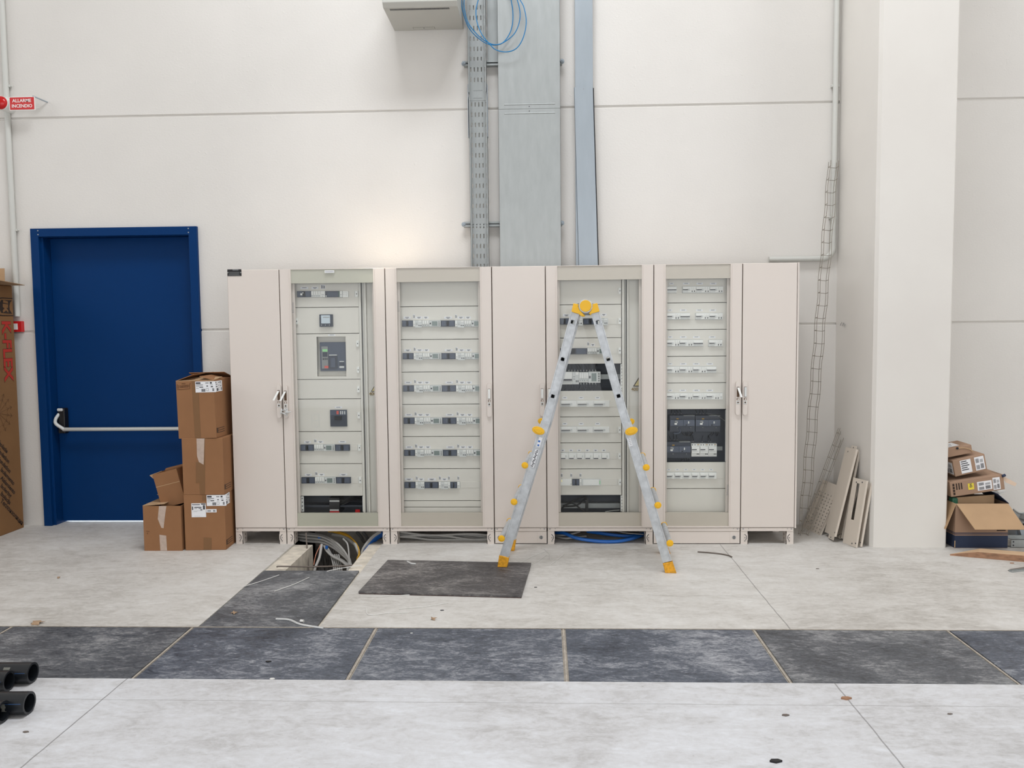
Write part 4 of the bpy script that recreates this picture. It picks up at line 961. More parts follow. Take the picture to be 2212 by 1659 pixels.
# ================================================================ ladder
A = onZ(1084, 1225, PLATE_Z); B = onZ(1449, 1238, 0); B.z = 0; A0 = V((A.x, A.y, 0))
U = (B-A0).normalized(); Wd = V((-U.y, U.x, 0))
def lad(px, py, off=0.): return onplane(px, py, A0+Wd*off, Wd)
mid = (A0+B)/2
t = thing('folding_ladder', 'aluminium telescopic folding ladder with yellow hinge and feet, standing as an A', 'ladder', mid+Wd*.25)
SP = .50   # spread between the front and rear stiles at the floor
def stile(name, p, q, w, dp, off, holes=(), mats='alu', m=0):
    # p upper, q lower centre points (front plane); w face width; dp depth
    a = (q-p); L = a.length; a = a/L; s = a.cross(Wd).normalized(); mb = MB()
    hs = .0135
    cuts = sorted(holes); zs_ = 0.
    def seg(l0, l1, s0, s1): 
        if l1-l0 > 1e-4: mb.obox(p+a*(l0+l1)/2+s*(s0+s1)/2+Wd*(off+dp/2), a*(l1-l0)/2, s*(s1-s0)/2, Wd*dp/2)
    for h in cuts:
        seg(zs_, h-hs, -w/2, w/2); seg(h-hs, h+hs, -w/2, -hs); seg(h-hs, h+hs, hs, w/2); zs_ = h+hs
    seg(zs_, L, -w/2, w/2)
    for e in (-1, 1): mb.obox(p+a*L/2+s*e*(w/2-.004)+Wd*(off-.0015), a*L/2, s*.004, Wd*.0015)   # edge beads
    return mb.build(name, mats, t, bevel=.0015), a, s
LU, LL = lad(1242, 676), lad(1172, 938); RU, RL = lad(1285.3, 674), lad(1357, 930)
LD0, LD1 = lad(1178.5, 912), lad(1088.5, 1203); RD0, RD1 = lad(1353.5, 913), lad(1441.5, 1214)
HL = [(1238.5, 696), (1215, 776), (1192.5, 856)]; HR = [(1291, 696), (1313, 776), (1335.5, 856)]
uo = .012
for P_, Q_, HH in ((LU, LL, HL), (RU, RL, HR)):
    ax = (Q_-P_).normalized(); hl = [(lad(*h)-P_).dot(ax) for h in HH]
    for off in (uo, SP-.02-uo): stile('upper_stile', P_, Q_, .057, .024, off, hl)
    sdir = ax.cross(Wd).normalized()
    for l in hl:
        c = P_+ax*l; mb = MB()
        e = .0135; tk = .0018
        for s_ in (-1, 1):
            mb.obox(c+ax*s_*(e-tk/2)+Wd*(SP/2), ax*tk/2, sdir*e, Wd*(SP/2-.008)); mb.obox(c+sdir*s_*(e-tk/2)+Wd*(SP/2), ax*e, sdir*tk/2, Wd*(SP/2-.008))
        rg_ = mb.build('upper_rung', 'alu', t)
        mb = MB()
        for yo in (uo-.003, SP-uo-.0):
            mb.ring(c+Wd*yo, c+Wd*(yo+.003), .0225, .0165, 20)
        mb.build('rung_collar', 'alu', rg_, smooth=True)
CAPS_L = [(1163, 930), (1134, 1005), (1110.5, 1084), (1083.5, 1163)]; CAPS_R = [(1364, 931), (1396, 1009.5), (1421, 1091), (1447, 1173)]
for P_, Q_, CC, sg_, ft in ((LD0, LD1, CAPS_L, -1, [(1074.5, 1224), (1095.5, 1225.5), (1099.5, 1204.5), (1078.5, 1199)]), (RD0, RD1, CAPS_R, 1, [(1437, 1237), (1461.5, 1238.5), (1453, 1213), (1431.5, 1217)])):
    ax = (Q_-P_).normalized(); sdir = ax.cross(Wd).normalized()
    if sdir.dot(U)*sg_ < 0: sdir = -sdir      # sdir points outwards
    for k, off in enumerate((0., SP-.034)):
        st, _, _ = stile('lower_stile', P_, Q_, .062, .034, off)
        mb = MB(); mb.obox((P_+Q_)/2-sdir*.033+Wd*(off+.017)-ax*0, (Q_-P_)/2*.28, sdir*.0025, Wd*.016); 
        # foot
        mb = MB(); fp = [lad(*q) for q in ft]; zlow = PLATE_Z if (sg_ < 0 and k == 0) else 0.
        fp[0].z = zlow+.0005; fp[1].z = zlow+.0005
        mb.prism([q+Wd*(off-.004) for q in fp], Wd*.042); mb.build('foot', 'yellow_dirty', t, bevel=.003)
    if sg_ < 0:    # printed stickers
        mb = MB(); st_c = [lad(1168, 952), lad(1162.5, 968)]
        for (u, v, w_, h_) in ((1165.5, 955, .022, .06),): 
            c = lad(u, v)-Wd*.004; mb.obox(c, ax*.034, sdir*.0115, Wd*.0004, 0)
        for (u, v, r_) in ((1164.8, 953, .008), (1163, 961.5, .0075)):
            c = lad(u, v)-Wd*.0052; mb.obox(c, ax*r_*.8, sdir*r_*.8, Wd*.0004, 1)
        c = lad(1155, 990)-Wd*.004; mb.obox(c, ax*.062, sdir*.0125, Wd*.0004, 0)
        for k in range(12): c = lad(1155, 990)-Wd*.0048+ax*(-.055+.01*k)+sdir*(.003*(k % 3)-.003); mb.obox(c, ax*.0028, sdir*(.006+.002*(k % 2)), Wd*.0004, 2)
        mb.build('sticker', ['paper', 'cable_blue', 'ink'], t)
    else:
        mb = MB(); c = lad(1360.5, 954)-Wd*.004; mb.obox(c, ax*.03, sdir*.011, Wd*.0004, 0)
        for k in range(5): mb.obox(c-Wd*.0008+ax*(-.024+.011*k), ax*.0016, sdir*.007, Wd*.0004, 1)
        mb.build('sticker', ['paper', 'grey'], t)
    for k, cpx in enumerate(CC):
        c = lad(*cpx); mb = MB()
        # rung bar outside the stile
        prof = [c+ax*.020*math.cos(q)+sdir*.018*math.sin(q)-sdir*(.0 if k else .004) for q in [2*math.pi*i/12 for i in range(12)]]
        mb.prism([p+Wd*.004 for p in prof], Wd*(SP-.008)); lr = mb.build('lower_rung', 'alu', t, smooth=True)
        for yo, yl in ((-.012, .016), (SP-.006, .016)):
            mb = MB(); ra, rb = (.0215, .023) if k else (.026, .043)
            cc = c+Wd*yo
            dirs = (ax, sdir)
            if k == 0: s2 = (sdir*.93+ax*(.33)).normalized() if False else (sdir*math.cos(.02)-ax*math.sin(.02)).normalized(); dirs = (ax, s2); 
            q_ = [cc+dirs[0]*ra*math.cos(q)+dirs[1]*rb*math.sin(q) for q in [2*math.pi*i/24 for i in range(24)]]
            mb.prism(q_, Wd*yl)
            q_ = [cc-Wd*.003+dirs[0]*ra*.66*math.cos(q)+dirs[1]*rb*.66*math.sin(q) for q in [2*math.pi*i/24 for i in range(24)]]
            mb.prism(q_, Wd*yl)
            mb.build('rung_cap' if k else 'locking_knob', 'yellow', lr, bevel=.003)
# hinge
def poly(off, th, pts, m, name, par, bev=.002): mb = MB(); mb.prism([lad(*q)+Wd*off for q in pts], Wd*th); return mb.build(name, m, par, bevel=bev)
hc = lad(1265, 661)
zh = lambda u, v: (1220+u/16.59, 640+v/16.59)
for off in (0., SP-.06):
    mb = MB(); hz = V((0, 0, 1))
    pl = [zh(*q) for q in ((430, 265), (520, 240), (590, 175), (660, 130), (750, 118), (840, 130), (910, 175), (975, 240), (1060, 265), (1060, 380), (990, 480), (880, 640), (660, 640), (560, 540), (470, 440))]
    hg = poly(off+.008, .03, pl, 'grey', 'hinge_plate', t)
    mb = MB(); mb.tube([hc+Wd*(off-.012), hc+Wd*(off+.045)], .0385, 32); mb.build('hinge_cap', 'yellow', hg, smooth=True, bevel=.002)
    mb = MB(); mb.tube([hc+Wd*(off-.004), hc+Wd*(off+.04)], .0455, 32); mb.build('hinge_disc', 'alu', hg, smooth=True)
    poly(off-.004, .04, [zh(*q) for q in ((310, 250), (500, 292), (480, 360), (520, 480), (680, 650), (665, 692), (550, 690), (520, 640), (238, 548))], 'yellow', 'hinge_socket', t)
    poly(off-.004, .04, [zh(*q) for q in ((1165, 240), (990, 285), (1000, 370), (950, 500), (860, 610), (900, 640), (1000, 615), (1250, 545))], 'yellow', 'hinge_socket', t)
# ================================================================ cartons
def label_on(par, o, ux, uz, w, h, kind=0, name='shipping_label'):
    # o = lower left corner, ux/uz unit axes, offset outward handled by caller
    ux, uz = V(ux).normalized(), V(uz).normalized(); n = ux.cross(uz).normalized(); o = V(o)
    mb = MB()
    def q(a, b, c, d, m, e): 
        p = o+ux*(a+c)/2*w+uz*(b+d)/2*h+n*e; mb.obox(p, ux*(c-a)/2*w, uz*(d-b)/2*h, n*.0003, m)
    q(0, 0, 1, 1, 0, .0006)
    if kind == 0:      # product label: heading, lines, barcode
        q(.03, .78, .26, .93, 1, .0011); q(.03, .66, .38, .71, 1, .0011); q(.03, .52, .2, .57, 2, .0011); q(.2, .44, .38, .52, 1, .0011); q(.03, .36, .16, .4, 2, .0011); q(.5, .8, .66, .9, 2, .0011); q(.55, .52, .62, .62, 1, .0011); q(.52, .12, .64, .38, 2, .0011); q(.535, .15, .625, .35, 0, .0013)
        q(.72, .78, .82, .93, 1, .0011); q(.72, .66, .86, .70, 2, .0011); q(.76, .46, .86, .56, 1, .0011)
        for k in range(9): q(.29+.022*k, .06, .302+.022*k+.005*(k % 2), .32, 1, .0011)
        for k in range(5): q(.83+.018*k, .1, .841+.018*k, .36, 1, .0011)
    elif kind == 1:    # barcode sheet
        for r_ in (.08, .56):
            for k in range(10): q(.1, r_+.032*k, .45, r_+.012+.006*(k % 2)+.032*k, 1, .0011)
        for k in range(12): q(.55, .1+.03*k, .88, .112+.03*k+.006*(k % 3), 1, .0011)
        for k in range(8): q(.55, .56+.03*k, .88, .575+.03*k, 2, .0011)
    elif kind == 2:    # delivery note
        q(.04, .88, .6, .93, 1, .0011); q(.68, .9, .98, .98, 1, .0011); q(.8, .55, .94, .86, 1, .0011); q(.2, .68, .7, .74, 1, .0011); q(.04, .52, .12, .78, 1, .0011); q(.2, .6, .4, .63, 2, .0011); q(.5, .6, .7, .64, 1, .0011); q(.62, .5, .76, .56, 1, .0011); q(.16, .46, .75, .475, 2, .0011); q(.06, .38, .4, .395, 2, .0011); q(.2, .07, .6, .08, 2, .0011)
    elif kind == 3:    # text lines
        for k in range(5): q(.08, .86-.16*k, .62+.3*((k*7) % 3)/3, .93-.16*k, 1, .0011)
    elif kind == 4: q(.1, .25, .45, .7, 2, .0011); [q(.66+.03*k, .2, .675+.03*k, .75, 1, .0011) for k in range(8)]
    return mb.build(name, ['paper', 'ink', 'ink_soft'], par)
def strip_on(par, pts, m, name='tape', off=None, th=.0006):
    mb = MB(); mb.prism([V(p) for p in pts], V(off) if off else V((0, -th, 0))); return mb.build(name, m, par)
def carton(label, group, loc, rot, w, d, h, open_top=False, m='card'):
    t = thing('cardboard_box', label, 'box', loc, group=group, rot=rot, local=True)
    mb = MB(); th = .004
    if open_top:
        mb.box(-w/2, w/2, -d/2, -d/2+th, 0, h); mb.box(-w/2, w/2, d/2-th, d/2, 0, h); mb.box(-w/2, -w/2+th, -d/2+th, d/2-th, 0, h); mb.box(w/2-th, w/2, -d/2+th, d/2-th, 0, h); mb.box(-w/2+th, w/2-th, -d/2+th, d/2-th, 0, th)
    else: mb.box(-w/2, w/2, -d/2, d/2, 0, h)
    b = mb.build('carton', m, t, bevel=.003 if not open_top else 0.)
    return t, b
def flap(t, p, q, d, m='card_in', name='flap', th=.004):
    # hinge edge p->q, flap vector d
    p, q, d = V(p), V(q), V(d); n = (q-p).cross(d).normalized()*th
    mb = MB(); mb.prism([p, q, q+d*1.0-(q-p)*.02, p+d+(q-p)*.02], n); return mb.build(name, m, t)
GL = 'cardboard boxes stacked left of the cabinets'
# A bottom of the stack
yA = -.17
def lvl(px, py, Y=yA): return onY(px, py, Y).z
hA = lvl(440, 1069); hB = lvl(440, 947)-hA; hC = lvl(430, 823)-hA-hB
xa0, xa1 = onZ(398, 1189).x, onZ(487, 1187).x
wA = xa1-xa0; dA = .38; rA = math.radians(3)
t, b = carton('cardboard box with two white labels at the bottom of the tall stack', GL, ((xa0+xa1)/2, yA+dA/2, 0), (0, 0, rA), wA, dA, hA)
yf = -dA/2-.0005
lc = lambda px, py: (onY(px, py, yA).x-(xa0+xa1)/2, onY(px, py, yA).z)
def lab2(t_, px0, py0, px1, py1, kind, cx0, z0, dyf, name='shipping_label'):
    a = onY(px0, py1, yA); c = onY(px1, py0, yA)
    return label_on(t_, (a.x-cx0, dyf, a.z-z0), (1, 0, 0), (0, 0, 1), c.x-a.x, c.z-a.z, kind, name)
cA = (xa0+xa1)/2
lab2(t, 412, 1087, 441.5, 1117, 2, cA, 0, yf); lab2(t, 444, 1069.5, 484.5, 1093, 0, cA, 0, yf); lab2(t, 443, 1100, 464.5, 1107, 4, cA, 0, yf)
label_on(t, (wA/2+.0006, -dA/2+.004, lvl(470, 1093)), (0, 1, 0), (0, 0, 1), .11, .082, 0)
strip_on(t, [(lc(437, 1161)[0], yf, lc(437, 1161)[1]), (lc(454, 1162)[0], yf, lc(454, 1162)[1]), (lc(454, 1187)[0], yf, .003), (lc(437, 1187)[0], yf, .003)], 'tape')
strip_on(t, [(lc(434, 1070)[0], yf, hA-.002), (lc(443, 1070)[0], yf, hA-.002), (lc(443, 1082)[0], yf, lc(0, 1082)[1]), (lc(434, 1082)[0], yf, lc(0, 1082)[1])], 'tape')
def stamp(t_, wd, dd, zc=.035):
    mb = MB(); mb.box(wd/2, wd/2+.0008, -dd/2+.012, -dd/2+.028, zc, zc+.038)
    for k in range(3): mb.box(wd/2, wd/2+.0008, -dd/2+.036, -dd/2+.15, zc+.016*k-.001, zc+.016*k+.003)
    mb.box(wd/2, wd/2+.0008, -dd/2+.034, -dd/2+.037, zc, zc+.036); mb.build('printed_mark', 'stamp', t_)
stamp(t, wA, dA)
# B middle
xb0, xb1 = onY(395, 1066, yA).x, onY(482, 1066, yA).x; wB = xb1-xb0; cB = (xb0+xb1)/2
t, b = carton('cardboard box with shiny clear tape in the middle of the tall stack', GL, (cB, yA+dA/2, hA+.0005), (0, 0, math.radians(2)), wB, dA, hB)
def zB(py): return onY(440, py, yA).z-hA
strip_on(t, [(onY(424, 0, yA).x*0+onY(424, 950, yA).x-cB, yf, hB-.001), (onY(441, 950, yA).x-cB, yf, hB-.001), (onY(441, 1066, yA).x-cB, yf, .002), (onY(430, 1066, yA).x-cB, yf, .002)], 'tape')
strip_on(t, [(onY(423, 950, yA).x-cB, yf-.0007, hB-.001), (onY(440, 950, yA).x-cB, yf-.0007, hB-.001), (onY(438, 1004, yA).x-cB, yf-.0007, zB(1004)), (onY(428, 998, yA).x-cB, yf-.0007, zB(998)), (onY(424, 985, yA).x-cB, yf-.0007, zB(985))], 'tape_clear')
strip_on(t, [(onY(422, 998, yA).x-cB, yf-.0004, zB(998)), (onY(436, 1000, yA).x-cB, yf-.0004, zB(1000)), (onY(435, 1043, yA).x-cB, yf-.0004, zB(1043)), (onY(422, 1043, yA).x-cB, yf-.0004, zB(1043))], 'tape')
stamp(t, wB, dA)
# C top
xc0, xc1 = onY(387, 946, yA).x, onY(469, 946, yA).x; wC = xc1-xc0; cC = (xc0+xc1)/2; zC0 = hA+hB+.001
t, b = carton('cardboard box with loose top flaps and a printed label on top of the tall stack', GL, (cC, yA+dA/2, zC0), (0, math.radians(-1.), math.radians(-1)), wC, dA, hC, True)
def zC_(py): return onY(430, py, yA).z-zC0
def xC_(px, py): return onY(px, py, yA).x-cC
lab2(t, 425.5, 824, 469, 848, 0, cC, zC0, yf)
label_on(t, (wC/2+.0006, -dA/2+.004, zC_(848)), (0, 1, 0), (0, 0, 1), .14, .08, 0)
strip_on(t, [(xC_(417, 826), yf, hC-.001), (xC_(431, 826), yf, hC-.001), (xC_(435, 946), yf, .002), (xC_(422, 946), yf, .002)], 'tape')
stamp(t, wC, dA)
flap(t, (-wC/2, -dA/2, hC), (wC/2, -dA/2, hC), (0, .17, .016)); flap(t, (wC/2, dA/2, hC), (-wC/2, dA/2, hC), (0, -.17, .05), 'card')
flap(t, (wC/2, -dA/2, hC), (wC/2, dA/2, hC), (-.11, 0, .03), 'card'); flap(t, (-wC/2, dA/2, hC), (-wC/2, -dA/2, hC), (.13, 0, .045), 'card')
ox_ = 3.2
mk = [(382.5, 829), (382, 837), (384.5, 838), (385.5, 831)]
mb = MB(); W_ = lambda px, py: (xC_(px+ox_, py), yf-.0006, zC_(py))
mb.tube([W_(*q) for q in mk], .0014, 6)
for k in range(6): mb.tube([W_(389.5+3.2*k+1.7*math.cos(a_), 834.5-.25*k+2.2*math.sin(a_)) for a_ in [2*math.pi*i/10 for i in range(11)]], .0011, 5)
mb.tube([W_(*q) for q in ((382, 840), (390, 841), (400, 840), (410, 839), (409, 833), (410.5, 827))], .0013, 5)
for k in range(3): mb.tube([W_(*q) for q in ((392+3*k, 827), (393+3*k, 829.5), (394.5+3*k, 827))], .0011, 5)
mb.build('marker_writing', 'marker', t)
# D low box at the left
yD = -.187; xd0, xd1 = onZ(312, 1190).x, onZ(397, 1189).x; wD = xd1-xd0-.006; cD = (xd0+xd1)/2-.004; hD = onY(350, 1093, yD).z; dD = .34
t, b = carton('low cardboard box with torn clear tape at the left foot of the stack', GL, (cD, yD+dD/2, 0), (0, 0, 0), wD, dD, hD, True)
yfd = -dD/2-.0004; xD = lambda px, py: onY(px, py, yD).x-cD; zD = lambda py: onY(350, py, yD).z
strip_on(t, [(xD(343.5, 1093), yfd, hD), (xD(359.5, 1093), yfd, hD), (xD(356, 1118), yfd, zD(1118)), (xD(353.5, 1141), yfd, zD(1141)), (xD(348.5, 1140), yfd, zD(1140)), (xD(341, 1121), yfd, zD(1121))], 'tape_clear')
strip_on(t, [(xD(344.5, 1155), yfd, zD(1155)), (xD(359, 1157), yfd, zD(1157)), (xD(361, 1189), yfd, .002), (xD(346.5, 1189), yfd, .002)], 'tape_clear')
flap(t, (-wD/2, dD/2, hD), (-wD/2, -dD/2, hD), (.16, 0, .012), 'card_in'); flap(t, (wD/2, dD/2, hD), (-wD/2, dD/2, hD), (0, -.12, .04), 'card_in')
mb = MB(); mb.tube([(xD(316, 1147), yfd-.0004, zD(1147)), (xD(323, 1147.5), yfd-.0004, zD(1147.5))], .0012, 5); mb.tube([(xD(319, 1150), yfd-.0004, zD(1150)), (xD(318.5, 1154), yfd-.0004, zD(1154))], .0012, 5); mb.build('dent_mark', 'marker', t)
# E tilted open box in D
yE = -.11; e0, e1, e2, e3 = onY(350, 1090, yE), onY(395, 1088, yE), onY(389, 1011, yE), onY(337, 1022, yE)
wE = .19; dE = .2; ang = math.radians(14); hE = .265
c = onY(373, 1091, yE)
t, b = carton('small open cardboard box tilted on top of the low box', GL, (c.x+.01, yE+dE/2, hD-.012), (0, -ang, 0), wE, dE, hE, True)
mb = MB(); mb.box(-wE/2, wE/2, -dE/2-.001, -dE/2, hE*.62, hE*.632); mb.build('crease', 'card_edge', t)
flap(t, (-wE/2, dE/2, hE*.9), (-wE/2, -dE/2, hE*.9), (-.022, 0, .028), 'card_in'); flap(t, (wE/2, dE/2, hE), (-wE/2, dE/2, hE), (0, .02, .012), 'card')
# tall carton at the left edge: we look at its right side
XK = -2.02; yk1 = onX(52, 1140, XK).y; yk0 = yk1-.62; zk = onX(33, 618, XK).z
t = thing('tall_carton', 'tall brown carton with red K-FLEX style lettering standing at the left edge', 'box', (XK-.3, (yk0+yk1)/2, 0))
t['label'] = 'tall brown carton with big red lettering standing at the left edge'
mb = MB(); mb.box(XK-.6, XK, yk0, yk1, 0, zk); cb = mb.build('carton', 'card_dark', t, bevel=.004)
pf = onX(64, 620, XK)
mb = MB(); mb.prism([(XK-.30, yk0, zk), (XK-.30, yk1, zk), (XK+.11, yk1, zk+.002), (XK+.11, yk0, zk+.045)], (0, 0, .004)); mb.build('flap', 'card_in', t)
mb = MB(); mb.prism([(XK-.45, yk1-.06, zk+.005), (XK-.02, yk1-.06, zk+.02), (XK-.02, yk1-.055, zk+.14), (XK-.45, yk1-.055, zk+.14)], (0, .004, 0)); mb.build('flap', 'card_in', t)
xo = XK+.0012
K0, K1 = onX(13, 692, XK), onX(22, 822, XK)
ht = K0.z-K1.z
yc = onX(15, 757, XK).y
lw = text('K-FLEX', .150, (xo, yc, (K0.z+K1.z)/2), (0, 0, -1), (0, 1, 0), 'logo_red', t, bold=.03, name='red_lettering')
bb = [V(v.co) for v in lw.data.vertices]; zlen = max(v.z for v in bb)-min(v.z for v in bb); k_ = ht/zlen; zmid = (K0.z+K1.z)/2-ORG[t.name].z
uw = text('K-FLEX', .150, (xo-.0005, yc, (K0.z+K1.z)/2), (0, 0, -1), (0, 1, 0), 'stamp', t, bold=.045, name='lettering_outline')
for v in uw.data.vertices: v.co.z = zmid+(v.co.z-zmid)*k_
for v in lw.data.vertices: v.co.z = zmid+(v.co.z-zmid)*k_; v.co.y += .12*(v.co.z-zmid)*0
L0 = onX(2, 950, XK)
words = [('Isolatie', 959), ('Isolation', 977), ('Insulation', 995), ('Isolamento', 1013), ('Aislamiento', 1031), ('Isolering', 1048), ('Izolacija', 1065), ('Теплоизоляция', 1081)]
dirx = V((0, 1, -1)).normalized(); diry = V((0, 1, 1)).normalized()
for k, (w_, py) in enumerate(words):
    p_ = onX(2, py, XK); p_.x = xo; y0_ = p_.y-(.025 if k < 3 else .0)
    text(w_, .048, (xo, y0_, p_.z+(.02 if k < 3 else 0)), dirx, diry, 'stamp', t, bold=.02, align='LEFT', name='lettering')
# emblem: dark curved panel with cut letters, thin lines round it
G = lambda u, v: (lambda q: V((xo, q.y, q.z)))(onX(u/9.217, 600+v/9.217, XK))
mb = MB(); mb.prism([G(*q) for q in ((20, 440), (235, 450), (200, 490), (183, 560), (190, 640), (240, 720), (25, 700), (-40, 570))], (.0006, 0, 0), 0)
mb.prism([G(*q)+V((.0008, 0, 0)) for q in ((60, 445), (150, 470), (155, 515), (55, 495))], (.0006, 0, 0), 1); mb.prism([G(*q)+V((.0008, 0, 0)) for q in ((50, 515), (155, 530), (155, 600), (120, 600), (160, 650), (160, 700), (118, 650), (60, 695), (50, 650), (85, 610), (50, 580))], (.0006, 0, 0), 1)
for ln in (((-10, 410), (40, 400), (240, 415)), ((-10, 740), (50, 750), (255, 752))): mb.tube([G(*q) for q in ln], .004, 6, 0)
mb.build('emblem', ['stamp', 'card_dark'], t)
mb = MB(); cs = onX(-3, 893, XK); cs.x = xo
for k in range(8):
    a_ = -math.pi/2+math.pi*k/7; e_ = cs+V((0, .17*math.cos(a_), .17*math.sin(a_))); mb.tube([cs, e_], .0009, 5)
    for f_ in (.6, .85): m_ = cs+(e_-cs)*f_; n_ = V((0, -(e_-cs).z, (e_-cs).y)); mb.tube([m_-n_*.1, m_+(e_-cs)*.12, m_+n_*.1], .0008, 5)
mb.build('line_drawing', 'marker', t)

# right-hand pile
GR = 'cartons piled right of the pillar'
# open navy box
xq0, xq1 = onZ(2062, 1184).x, onZ(2176, 1184).x; yR = -.1; wR = xq1-xq0; dR = .34; hR = onY(2120, 1088, yR).z; cR = (xq0+xq1)/2
t, b = carton('open cardboard box with a navy lower half at the bottom of the right pile', GR, (cR, yR+dR/2, 0), (0, 0, 0), wR, dR, hR, True, 'card_r')
xR = lambda px, py=1150: onY(px, py, yR).x-cR; zR = lambda py: onY(2120, py, yR).z
mb = MB(); e = .0006; zn = zR(1157); mb.box(-wR/2-e, wR/2+e, -dR/2-e, dR/2+e, .002, zn)
for py in (1151, 1153.7): mb.box(-wR/2-e, wR/2+e, -dR/2-e, -dR/2+.001, zR(py)-.003, zR(py)+.002); mb.box(-wR/2-e, -wR/2+.001, -dR/2-e, dR/2, zR(py)-.003, zR(py)+.002)
mb.build('navy_print', 'navy', t)
mb = MB(); mb.box(-wR/2-.0012, -wR/2+.004, -dR/2-.0012, -dR/2+.002, .005, zn*.6); mb.build('scuffed_corner', 'card_edge', t)
mb = MB(); mb.box(xR(2153), xR(2172), -dR/2-.0012, -dR/2, zR(1147), zR(1144)); mb.build('printed_mark', 'stamp', t)
flap(t, (-wR/2+.005, -dR/2, hR), (wR/2-.004, -dR/2, hR), (.045, -.165, -.15), 'card_in')
flap(t, (-wR/2, dR/2, hR), (-wR/2, -dR/2, hR), (-.075, -.02, -.185), 'card_in')
flap(t, (wR/2-.07, dR/2, hR), (-wR/2, dR/2, hR), (0, .03, .06), 'card_in'); flap(t, (wR/2, -dR/2, hR), (wR/2, dR/2, hR), (-.08, 0, .07), 'navy')
mb = MB(); i0, i1 = onY(2066, 1074, yR+.07), onY(2148, 1068, yR+.07); mb.prism([(i0.x-cR, -dR/2+.07, .12), (i1.x-cR, -dR/2+.07, .12), (i1.x-cR, -dR/2+.07, i1.z-.002), (i0.x-cR, -dR/2+.07, i0.z-.002)], (0, .004, 0)); mb.build('inner_flap', 'card_in', t)
mb = MB(); mb.box(-wR/2+.006, i0.x-cR+.01, -dR/2+.06, -dR/2+.12, hR-.05, hR+.03); mb.build('green_wrap', 'greentape', t, bevel=.01)
# H2 carton
yH = -.06; p0, p1 = onY(2055, 1074, yH), onY(2171, 1057, yH); p2 = onY(2168, 1026, yH)
wH = (p1-p0).length; angH = math.atan2((p1-p0).z, (p1-p0).x); hH = .112; dH = .34
def tilted(label, p0, p1, h, d, rz=0.):
    v = p1-p0; w = v.length; ang = math.atan2(v.z, math.hypot(v.x, v.y))
    ux = v.normalized(); yv = V((-math.sin(rz), math.cos(rz), 0)); yv = (yv-ux*yv.dot(ux)).normalized(); zv = ux.cross(yv)
    mt = Matrix((ux, yv, zv)).transposed().to_4x4(); c = (p0+p1)/2+yv*d/2; mt.translation = c
    t, b = carton(label, GR, c, mt.to_euler(), w, d, h, m='card_r'); return t, b, w
t, b, w = tilted('flat carton with a yellow H2 sticker resting on the open box', p0, p1, hH, dH, .1)
fy_ = -dH/2-.0005
mb = MB(); sx0 = -w/2+w*.33; mb.box(sx0, sx0+.042, fy_-.0006, fy_, .035, .082); st = mb.build('yellow_sticker', 'lemon', t)
text('H2', .024, (sx0+.019, fy_-.0008, .065), (0, 0, -1), (1, 0, 0), 'ink', st, bold=.03)
label_on(t, (-w/2+w*.5, fy_, .018), (1, 0, 0), (0, 0, 1), .105, .066, 1); label_on(t, (-w/2+w*.79, fy_, .008), (1, 0, 0), (0, 0, 1), .052, .09, 1)
mb = MB()
for k in range(4): mb.box(-w/2+.018, -w/2+.032, fy_-.0005, fy_, .012+.022*k, .030+.022*k); mb.box(-w/2+.02, -w/2+.030, fy_-.0009, fy_, .014+.022*k, .028+.022*k) if False else None
for k in range(3): mb.box(-w/2+.042+.018*k, -w/2+.051+.018*k, fy_-.0005, fy_, .048, .096)
mb.build('printed_mark', 'stamp', t)
mb = MB(); mb.box(w/2-.0225, w/2-.006, fy_+.001, -dH/2+.14, hH, hH+.0008); mb.build('tape', 'tape', t)
mb = MB(); mb.cyl((w/2-.012, -dH/2-.002, hH-.012), (w/2+.012, -dH/2-.002, hH-.006), .010, 12); mb.build('corner_plug', 'navy', t)
mb = MB(); mb.prism([(w/2-.002, -dH/2+.01, hH-.03), (w/2+.012, -dH/2+.01, hH-.022), (w/2+.078, -dH/2-.02, hH-.075), (w/2+.062, -dH/2-.02, hH-.095), (w/2+.012, -dH/2-.0, hH-.062)], (0, .003, 0)); mb.build('paper_tongue', 'tongue', t)
# second carton
y2 = -.03; q0, q1 = onY(2064, 1030, y2), onY(2133, 1015, y2)
t, b, w = tilted('small carton with three white barcode labels, second from the top of the right pile', q0, q1, .122, .27, .12)
fy_ = -.27/2-.0005
label_on(t, (w*-.5+w*.21, fy_, .012), (1, 0, 0), (0, 0, 1), .078, .098, 3); label_on(t, (w*-.5+w*.66, fy_, .012), (1, 0, 0), (0, 0, 1), .068, .1, 1)
label_on(t, (-w/2-.0006, .0, .012), (0, -1, 0), (0, 0, 1), .12, .09, 1)
# top carton
y3 = 0.0; s0, s1 = onY(2030, 992, y3), onY(2101, 978, y3)
t, b, w = tilted('small flat carton tilted on top of the right pile, beside the pillar', s0, s1, .062, .2, .12)
label_on(t, (w*.5-.215, -.055, .062+.0006), (1, 0, 0), (0, 1, 0), .15, .12, 3)
mb = MB(); mb.cyl((w/2-.105, -.1-.001, .056), (w/2-.105, -.1-.006, .056), .009, 12); mb.build('black_plug', 'black', t)
mb = MB(); mb.tube(spline([(w/2-.1, -.102, .055), (w/2-.06, -.104, .05), (w/2-.02, -.103, .032), (w/2+.003, -.102, .008)], 5), .003, 6); mb.build('tape_edge', 'card_edge', t)

